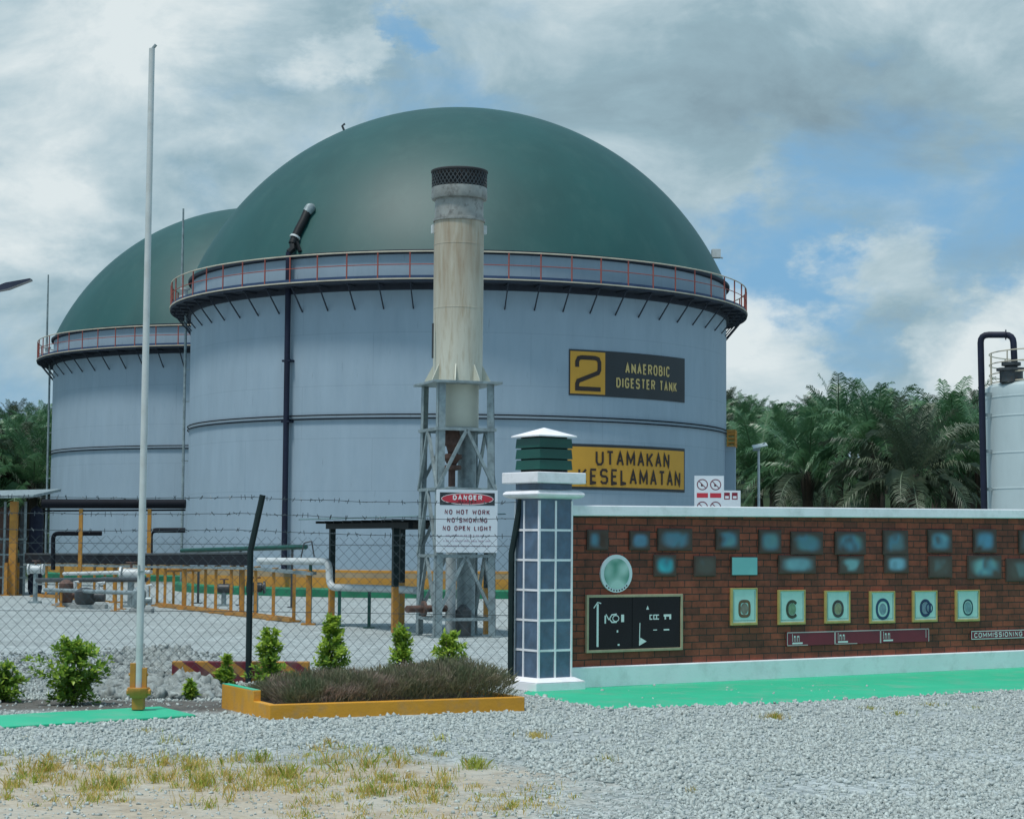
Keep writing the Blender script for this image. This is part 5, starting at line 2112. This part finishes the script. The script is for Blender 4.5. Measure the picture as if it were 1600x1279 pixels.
    for px in (40, 8):
        q = A(px, 800, c.y + .4)
        m.bar(Vector((q.x, q.y, c.z)) - oo, Vector((q.x, q.y, A(px, 783, c.y).z)) - oo, 0.08)
    for y in (842, 866, 885, 902):
        m.bar(A(-60, y, c.y + .4) - oo, A(42, y, c.y + .4) - oo, 0.07)
    m.build('side_rail', M['galv'], t)
    # dark vessels inside the canopy
    for px, w, mtl, lab in ((55, 22, M['navy'], 'tall dark blue vessel right of the yellow canopy'), (4, 26, M['rust'], 'brown vessel under the yellow canopy'), (34, 10, M['steel_dark'], 'slim dark vessel behind the yellow column')):
        y = c.y + 2.0
        q = A(px, 900, y)
        top = A(px, 790, y).z
        g = zg(q.x, y)
        r_ = w / 2 * y / FPX
        m = MB().lathe([(r_ * .8, 0), (r_, .2), (r_, top - g - .4), (r_ * .8, top - g - .12), (0.02, top - g)], 20)
        o2 = m.build('vessel', mtl, None, (q.x, y, g))
        tag(o2, lab, 'vessel')


yard()


# ------------------------------------------------------------------ right side: storage tank, safety boards, lamps
def storage():
    d = 62.0
    x0 = A(1541, 700, d).x
    r = 2.6
    cx_ = x0 + r
    g = zg(cx_, d)
    t = thing('white_tank', 'pale cylindrical tank with a handrail on top at the right edge', 'storage tank', (cx_, d, g))
    zp = lambda y, dd=d: A(1560, y, dd).z - g
    ztop = zp(596, d - r * .5)
    prof = [(r, 0)]
    for y in (762, 706, 648, 618):
        z = zp(y, d - r * .5)
        prof += [(r, z - .02), (r + .012, z - .012), (r + .012, z + .012), (r, z + .02)]
    prof += [(r, ztop - .25), (r * .985, ztop - .1), (r * .93, ztop), (r * .5, ztop + .25), (.02, ztop + .3)]
    MB().lathe(prof, 64).build('shell', M['storage'], t)
    # top rail
    rr = r * .93
    n = 40
    circ = lambda z: [(rr * math.cos(2 * PI * i / n), rr * math.sin(2 * PI * i / n), z) for i in range(n)]
    m = MB()
    zr = zp(548, d - r * .3)
    for f in (1.0, .66, .33, .05):
        m.tube(circ(ztop + (zr - ztop) * f), 0.02, 6, closed=True)
    rail = m.build('handrail', M['cream_rail'], t)
    p0 = MB().tube([(rr, 0, ztop), (rr, 0, zr)], 0.024, 6).build('rail_post', M['cream_rail'], rail)
    for i in range(1, 14):
        c = p0.copy()
        C.objects.link(c)
        c.parent = rail
        c.rotation_euler = (0, 0, 2 * PI * i / 14)
    m = MB()
    q = A(1580, 575, d - 1.0)
    lx, ly = q.x - cx_, -1.0
    m.lathe([(.36, ztop), (.36, ztop + .35), (.46, ztop + .36), (.46, ztop + .44), (.2, ztop + .46), (.2, zp(572, d - 1)), (.3, zp(571, d - 1)), (.3, zp(566, d - 1))], 14, (lx, ly, 0))
    m.build('roof_nozzle', M['steel_dark'], t)
    m = MB()
    for i, y in enumerate((618, 650, 706, 765)):
        z = zp(y, d)
        a = math.atan2(-.55, -1)
        m.box((-r - .30, -.55, z - .05), (-r + .1, -.45, z + .05))
    m.build('pipe_clip', M['galv'], t)
    # swan-neck overflow pipe
    k = d / FPX
    p = [A(1540, 792, d - .6), A(1532, 523, d - .6), A(1583, 523, d - .9), A(1585, 566, d - 1.0)]
    p[0] = Vector((p[0].x + .0, p[0].y, g))
    pp = pipe_run('vent_pipe', 'tall dark pipe bent over the top of the pale tank', p, 0.10, M['navy'], n=12)
    MB().tube([A(1570.5, 523, d - .82) - pp.location, A(1572.5, 523, d - .83) - pp.location], 0.16, 12).build('flange', M['navy'], pp)


storage()


def safety_board(label, x0, y0, x1, d, rows, red):
    c = A((x0 + x1) / 2, y0, d)
    w = (x1 - x0) * d / FPX
    g = zg(c.x, d)
    t = thing('safety_board', label, 'sign', (c.x, d, g))
    zt = c.z - g
    hh = w * 1.45
    m = MB()
    for x in (-w * .42, w * .42):
        m.box((x - .02, .012, 0), (x + .02, .05, zt - .02))
    m.build('post', M['galv'], t)
    MB().box((-w / 2, -.012, zt - hh), (w / 2, .012, zt)).build('board', M['sign_white'], t)
    y = -.0145
    if not red:
        for r_ in range(2):
            for x in (-w * .23, w * .22):
                zc = zt - w * .30 - r_ * w * .76
                sy = MB()
                sy.add(*flat(ring2d(w * .19, w * .19, w * .035), x, zc, y))
                sy.add(*flat(stroke2d([(-w * .125, w * .125), (w * .125, -w * .125)], w * .03), x, zc, y - .0006))
                sy.build('prohibition_ring', M['ink_red'], t)
                MB().add(*flat(rect2d(-w * .05, -w * .06, w * .015, w * .015), x, zc, y - .0003)).build('symbol', M['ink'], t)
                MB().add(*flat(rect2d(-w * .19, -w * .10, w * .19, w * .06), x, zc - w * .345, y)).build('caption_bar', M['sign_red'], t)
    else:
        for x in (-w * .3, w * .15):
            MB().add(*flat(rect2d(x - w * .15, zt - w * .52, x + w * .18, zt - w * .12), 0, 0, y)).build('symbol_tile', M['maroon'], t)
            MB().add(*flat(rect2d(x - w * .09, zt - w * .46, x + w * .12, zt - w * .32), 0, 0, y - .0005)).build('symbol', M['sign_white'], t)


def lamps():
    safety_board('white safety board with prohibition circles and red captions standing behind the wall', 1085, 743, 1131, 66, 2, False)
    safety_board('small board with two maroon symbols, right of the prohibition board', 1130, 766, 1157, 72, 2, True)
    # solar lamp on the right
    d = 92.0
    b = A(1185.5, 790, d)
    g = zg(b.x, d)
    top = A(1185, 700, d).z - g
    t = thing('street_lamp', 'thin pale lamp post with a small solar panel before the palms', 'street lamp', (b.x, d, g), 0, 'solar street lamps')
    MB().tube([(0, 0, 0), (0, 0, top)], [.08, .055], 8).build('pole', M['white_pipe'], t)
    mx = Matrix.Translation((.05, 0, top + .12)) @ Matrix.Rotation(R(-12), 4, 'Y') @ Matrix.Rotation(R(20), 4, 'X')
    MB().box((-.34, -.22, -.02), (.34, .22, .02), mx).build('solar_panel', M['storage'], t)
    MB().bar((0, 0, top - .05), (.3, 0, top + .28), .05).box((-.25, -.1, top - .12), (.05, .1, top - .02)).build('lamp_head', M['galv'], t)
    # lamp whose arm enters at the left edge, near us
    d = 30.0
    tip = A(49, 437, d)
    root = A(-60, 463, d)
    g = zg(root.x, d)
    t = thing('street_lamp', 'grey lamp head on an arm reaching in at the left edge of the sky', 'street lamp', (root.x, d, g), 0, 'solar street lamps')
    o = t.location.copy()
    MB().tube([(0, 0, 0), (0, 0, root.z - g)], [.08, .055], 10).build('pole', M['galv'], t)
    a, b = A(-8, 453, d) - o, tip - o
    u = (b - a).normalized()
    MB().tube([Vector((0, 0, root.z - g - .02)), a], .025, 8).build('arm', M['galv'], t)
    n = Vector((0, 1, 0))
    w = u.cross(n).normalized()
    m = MB()
    vs = []
    for p, hw, hh in ((a, .07, .035), (a.lerp(b, .35), .09, .05), (b, .08, .014)):
        vs += [p + n * hw + w * hh, p - n * hw + w * hh, p - n * hw - w * hh, p + n * hw - w * hh]
    fs = [(0, 1, 2, 3), (11, 10, 9, 8)]
    for i in range(2):
        for k in range(4):
            fs.append((i * 4 + k, (i + 1) * 4 + k, (i + 1) * 4 + (k + 1) % 4, i * 4 + (k + 1) % 4))
    m.add(vs, fs)
    m.build('lamp_head', M['solar'], t)


lamps()


# ------------------------------------------------------------------ oil palms
def palm_crown(seed, dry):
    rnd = random.Random(seed)
    vs, fs = [], []
    mi = []
    nf = 32
    for i in range(nf):
        az = i * 2.39996 + rnd.gauss(0, .15)
        f = i / nf
        el = R(84) - f * R(95) + rnd.gauss(0, .10)
        Lf = rnd.uniform(4.8, 6.2) * (0.70 + 0.30 * math.sin(min(1, f * 1.6 + .2) * PI / 2))
        droop = rnd.uniform(1.2, 1.9) * (0.34 + .66 * min(1, f * 2.2))
        hx = Vector((math.cos(az), math.sin(az), 0))
        side0 = Vector((-math.sin(az), math.cos(az), 0))
        p = hx * .25
        ns = 14
        pts, tans = [], []
        bend_side = rnd.gauss(0, .25)
        for k in range(ns + 1):
            s = k / ns
            e = el - droop * s ** 1.5
            tn = (hx * math.cos(e) + Vector((0, 0, math.sin(e))) + side0 * bend_side * s).normalized()
            pts.append(p.copy())
            tans.append(tn)
            p = p + tn * (Lf / ns)
        old = dry or (f > .78 and rnd.random() < .6)
        for k in range(ns):
            w0, w1 = .05 * (1 - k / ns) + .014, .05 * (1 - (k + 1) / ns) + .014
            n = len(vs)
            vs += [pts[k] - side0 * w0, pts[k] + side0 * w0, pts[k + 1] + side0 * w1, pts[k + 1] - side0 * w1]
            fs.append((n, n + 1, n + 2, n + 3))
            mi.append(2)
        nl = 46
        for k in range(nl):
            s = .10 + .90 * (k + .5 + rnd.uniform(-.2, .2)) / nl
            q = s * ns
            j = min(ns - 1, int(q))
            pp = pts[j].lerp(pts[j + 1], q - j)
            tn = tans[j]
            up = side0.cross(tn).normalized()
            if up.z < 0:
                up = -up
            ll = (1.0 * math.sin(PI * min(1, .15 + s * .80)) ** .6 + .15) * rnd.uniform(.88, 1.08)
            for sg in (-1, 1):
                d = (side0 * sg * .85 + tn * .55 + up * rnd.gauss(.18, .14)).normalized()
                w = tn * .034 + up * .008
                m_ = pp + d * ll * .5
                e_ = pp + d * ll * .92 + Vector((0, 0, -ll * rnd.uniform(.3, .5)))
                n = len(vs)
                vs += [pp - w * .7, pp + w * .7, m_ + w, e_, m_ - w]
                fs.append((n, n + 1, n + 2, n + 3, n + 4))
                mi.append(1 if old else 0)
    m = MB()
    m.add(vs, fs)
    m.mi = mi
    return m


def palms():
    crowns = [palm_crown(100 + i, i == 4) for i in range(5)]
    protos = []
    spots = []
    rnd = random.Random(5)
    # first row, seen one by one: column of the crown's centre, its height in the picture, distance, words for it
    front = [(1366, 697, 112, 'big dark palm with drooping fronds in the middle of the front row'), (1487, 700, 116, 'dark palm of the front row nearest the pale tank'),
             (1262, 742, 118, 'low dark palm of the front row right of the lamp post'), (1185, 745, 126, 'low palm behind the lamp post'),
             (1425, 745, 108, 'low palm of the front row with fronds over the wall'), (1310, 690, 130, 'palm left of the big drooping one in the front row'), (1535, 735, 112, 'palm half hidden by the dark pipe of the pale tank'),
             (1375, 676, 150, 'tall palm against the sky above the big drooping one'), (1462, 672, 156, 'tall palm against the sky near the pale tank'), (1516, 680, 150, 'tall palm against the sky beside the dark bent pipe'),
             (1300, 672, 175, 'tall palm on the skyline left of the middle')]
    for px, py, d, lab in front:
        p = A(px, py, d)
        spots.append((p.x, p.y, p.z, lab, 'oil palms right of the tanks'))
    used = [(s[0], s[1]) for s in spots]
    d = 124.0
    while d < 300:
        x = A(1090, 700, d).x + rnd.uniform(0, 6)
        xe = A(1700, 700, d).x
        while x < xe:
            y = d + rnd.uniform(-3, 3)
            xx = x + rnd.uniform(-2, 2)
            if all((xx - a) ** 2 + (y - b) ** 2 > 30 for a, b in used):
                g = zg(xx, y)
                hgt = rnd.uniform(5.5, 8.2)
                # keep the skyline of the photograph: nothing much above row 610
                lim = A(1300, 611 + rnd.uniform(-6, 34), y).z - 2.9
                spots.append((xx, y, min(g + hgt, lim), None, 'oil palms right of the tanks'))
                used.append((xx, y))
            x += 9.2 if d < 150 else 7.2
        d += 9.5
    for px, py, d, lab in ((30, 712, 135, 'palm with a bright crown at the left edge beside the rear tank'), (68, 735, 128, 'dark palm right against the rear tank'), (10, 735, 124, 'low dark palm above the yellow canopy'), (50, 760, 122, 'lowest palm left of the rear tank')):
        p = A(px, py, d)
        spots.append((p.x, p.y, p.z, lab, 'oil palms left of the tanks'))
    for px, py, d in ((-10, 692, 150), (55, 684, 165), (85, 690, 175), (20, 672, 190), (-30, 720, 140), (90, 710, 150), (70, 672, 210), (25, 700, 155), (100, 740, 135), (-90, 700, 135), (-70, 690, 160), (-140, 705, 145), (-190, 700, 160), (-240, 700, 140), (-120, 685, 190), (-210, 680, 200), (-300, 700, 160), (-60, 740, 122), (-160, 740, 124), (-260, 735, 128)):
        p = A(px, py, d)
        spots.append((p.x, p.y, p.z, None, 'oil palms left of the tanks'))
    cm, tm = {}, None
    for i, (x, y, z, lab, grp) in enumerate(spots):
        g = zg(x, y)
        v = i % 5
        H = max(2.2, z - g)
        if lab is None:
            lab = 'oil palm crowded in the mass behind the front row right of the tanks' if 'right' in grp else 'oil palm crowded in the mass left of the rear tank'
        t = thing('oil_palm', lab, 'palm tree', (x, y, g), rnd.uniform(0, 6.28), grp)
        if v not in cm:
            o = crowns[v].build('crown', [M['palm_leaf'], M['palm_leaf_dry'], M['palm_rib']], t)
            cm[v] = o
        else:
            o = cm[v].copy()
            C.objects.link(o)
            o.parent = t
        o.location = (0, 0, H)
        s = rnd.uniform(.85, 1.08) * (0.95 if y < 135 else 0.68)
        o.scale = (s, s, s)
        if tm is None:
            tr = MB()
            prof = []
            for k in range(15):
                q = k / 14
                prof.append(((.36 - .08 * q) * (1.0 + (.12 if k % 2 else 0)) + (.12 if q > .8 else 0), q))
            tr.lathe(prof, 10)
            tm = tr.build('trunk', M['palm_trunk'], t)
            o2 = tm
        else:
            o2 = tm.copy()
            C.objects.link(o2)
            o2.parent = t
        o2.scale = (1, 1, H + .25)
        o2.location = (0, 0, -.05)


palms()


# ------------------------------------------------------------------ loose stone, rubble, grass
def inside(poly, x, y):
    c = False
    n = len(poly)
    for i in range(n):
        x0, y0 = poly[i]
        x1, y1 = poly[(i + 1) % n]
        if (y0 > y) != (y1 > y) and x < (x1 - x0) * (y - y0) / (y1 - y0) + x0:
            c = not c
    return c


def stones(name, mtl, pts, kind='stuff'):
    """pts: (x, y, z, size); angular broken stones in one object"""
    base = np.array([(-1, -1, -1), (1, -1, -1), (1, 1, -1), (-1, 1, -1), (-.8, -.8, 1), (.8, -.8, 1), (.8, .8, 1), (-.8, .8, 1)], float) * .5
    fcs = np.array([(0, 3, 2, 1), (4, 5, 6, 7), (0, 1, 5, 4), (1, 2, 6, 5), (2, 3, 7, 6), (3, 0, 4, 7)])
    rg = np.random.default_rng(3)
    P = np.array(pts, float)
    n = len(P)
    V = base[None] * (1 + rg.normal(0, .22, (n, 8, 3)))
    sc = P[:, 3:4] * np.stack([rg.uniform(.7, 1.6, n), rg.uniform(.5, 1.1, n), rg.uniform(.3, .8, n)], 1)
    V = V * sc[:, None, :]
    q = rg.normal(0, 1, (n, 4))
    q /= np.linalg.norm(q, axis=1, keepdims=True)
    w, x, y, z = q.T
    Rm = np.stack([1 - 2 * (y * y + z * z), 2 * (x * y - z * w), 2 * (x * z + y * w), 2 * (x * y + z * w), 1 - 2 * (x * x + z * z), 2 * (y * z - x * w), 2 * (x * z - y * w), 2 * (y * z + x * w), 1 - 2 * (x * x + y * y)], 1).reshape(n, 3, 3)
    V = np.einsum('nij,nkj->nki', Rm, V) + P[:, None, :3]
    F = fcs[None] + (np.arange(n) * 8)[:, None, None]
    me = bpy.data.meshes.new(name)
    me.vertices.add(n * 8)
    me.vertices.foreach_set('co', V.reshape(-1))
    F = F.reshape(-1, 4)
    me.loops.add(F.size)
    me.loops.foreach_set('vertex_index', F.reshape(-1).astype(np.int32))
    me.polygons.add(len(F))
    me.polygons.foreach_set('loop_start', np.arange(0, F.size, 4, dtype=np.int32))
    me.update(calc_edges=True)
    me.validate()
    me.materials.append(mtl)
    o = bpy.data.objects.new(name, me)
    C.objects.link(o)
    return tag(o, kind=kind)


def scatter():
    rnd = random.Random(21)
    pts = []
    planes = [APRON, SLAB, PLANT]
    n = 0
    while n < 90000:
        y = 10.2 + (26.0 - 10.2) * rnd.random() ** 1.15
        x = rnd.uniform(-.29, .29) * y
        if x > 0.3 and y > 21.5:
            continue
        n += 1
        if any(inside(p, x, y) for p in planes):
            edge = any(inside(p, x, y) and not (inside(p, x, y - .10) and inside(p, x + .1, y) and inside(p, x - .1, y)) for p in (APRON, SLAB))
            if rnd.random() < (.72 if edge else .99) or inside(PLANT, x, y):
                continue
        if x < -2.3 and 17.3 < y < 18.6 and rnd.random() < .9:
            continue
        dirt = (1 - sstep(13.3, 14.7, y + .5 * math.sin(x * 1.7))) * (1 - sstep(-.2, 1.2, x + .4 * math.sin(y * 2)))
        if rnd.random() < dirt * .86:
            continue
        if rnd.random() < .75 * sstep(.35, 1.0, math.sin(x * 1.3 + 1.1 * math.sin(y * .9)) * math.sin(y * 1.7 + 0.8 * math.sin(x * 1.1 + 2))):
            continue
        s = rnd.choice((.010, .013, .016, .020, .024, .034) if dirt < .5 else (.008, .010, .012, .014, .022)) * rnd.uniform(.8, 1.2)
        pts.append((x, y, zg(x, y) + s * .12, s))
    stones('gravel', M['gravel'], pts)
    pts = []
    for i in range(3600):
        px, py = rnd.gauss(262, 52), 1012 + 80 * rnd.random() ** .7
        if px > 345 or (px > 300 and py < 1062 - (345 - px) * .75):
            continue
        p = G(px, py)
        s = rnd.choice((.04, .05, .06, .08, .11)) * rnd.uniform(.7, 1.15)
        h = .05 * math.exp(-((px - 275) / 45) ** 2 - ((py - 1050) / 30) ** 2)
        pts.append((p.x, p.y, p.z + s * .2 + h * rnd.random(), s))
    for i in range(1500):
        px, py = rnd.uniform(-10, 345), rnd.uniform(1020, 1090)
        p = G(px, py)
        s = rnd.choice((.03, .045, .06)) * rnd.uniform(.7, 1.15)
        pts.append((p.x, p.y, p.z + s * .2, s))
    stones('rubble', M['rock'], pts)
    # grass
    gv, gf, dvv, df = [], [], [], []

    def tuft(p, nb, hgt, spread, dry):
        for i in range(int(nb * 1.7)):
            a = rnd.uniform(0, 2 * PI)
            r_ = abs(rnd.gauss(0, spread))
            b = Vector((p.x + r_ * math.cos(a), p.y + r_ * math.sin(a), zg(p.x, p.y)))
            h = hgt * rnd.uniform(.4, 1.1)
            ln = Vector((rnd.gauss(0, .45), rnd.gauss(0, .45), 1)).normalized()
            w = Vector((math.sin(a), math.cos(a), 0)) * rnd.uniform(.0014, .0030)
            mid = b + ln * h * .6
            tip = b + ln * h + Vector((rnd.gauss(0, .3), rnd.gauss(0, .3), -.15)) * h * .4
            V_, F_ = (dvv, df) if rnd.random() < dry else (gv, gf)
            k = len(V_)
            V_ += [b - w, b + w, mid + w * .8, tip, mid - w * .8]
            F_.append((k, k + 1, k + 2, k + 3, k + 4))
    for i in range(230):       # the weedy verge
        px = rnd.uniform(-10, 700)
        py = rnd.gauss(1212 + 8 * math.sin(px * .02), 22)
        tuft(G(px, py), rnd.randrange(6, 30), rnd.uniform(.03, .11), rnd.uniform(.03, .12), rnd.uniform(.35, .9))
    for i in range(70):
        tuft(G(rnd.uniform(450, 900), rnd.uniform(1225, 1290)), rnd.randrange(6, 22), rnd.uniform(.02, .06), .07, rnd.uniform(.4, .9))
    for px, py, nb, h, dr in ((745, 1200, 130, .11, .15), (175, 1232, 120, .13, .4), (315, 1228, 110, .12, .5), (75, 1205, 90, .11, .7), (405, 1190, 80, .11, .4), (838, 1152, 90, .07, .95), (1210, 1123, 110, .09, .75), (1405, 1117, 50, .06, .5),
                              (1455, 1102, 50, .05, .7), (1362, 1108, 40, .05, .5), (450, 1215, 110, .12, .45), (600, 1222, 80, .08, .6), (255, 1195, 70, .09, .7), (800, 1262, 60, .07, .5), (950, 1188, 20, .07, .5), (690, 1180, 50, .05, .4), (1085, 1238, 14, .06, .6), (1530, 1108, 24, .05, .5)):
        tuft(G(px, py), nb, h, .075, dr)
    tag(MB().add(gv, gf).build('grass', M['grass']), kind='stuff')
    tag(MB().add(dvv, df).build('dry_grass', M['grass_dry']), kind='stuff')


scatter()
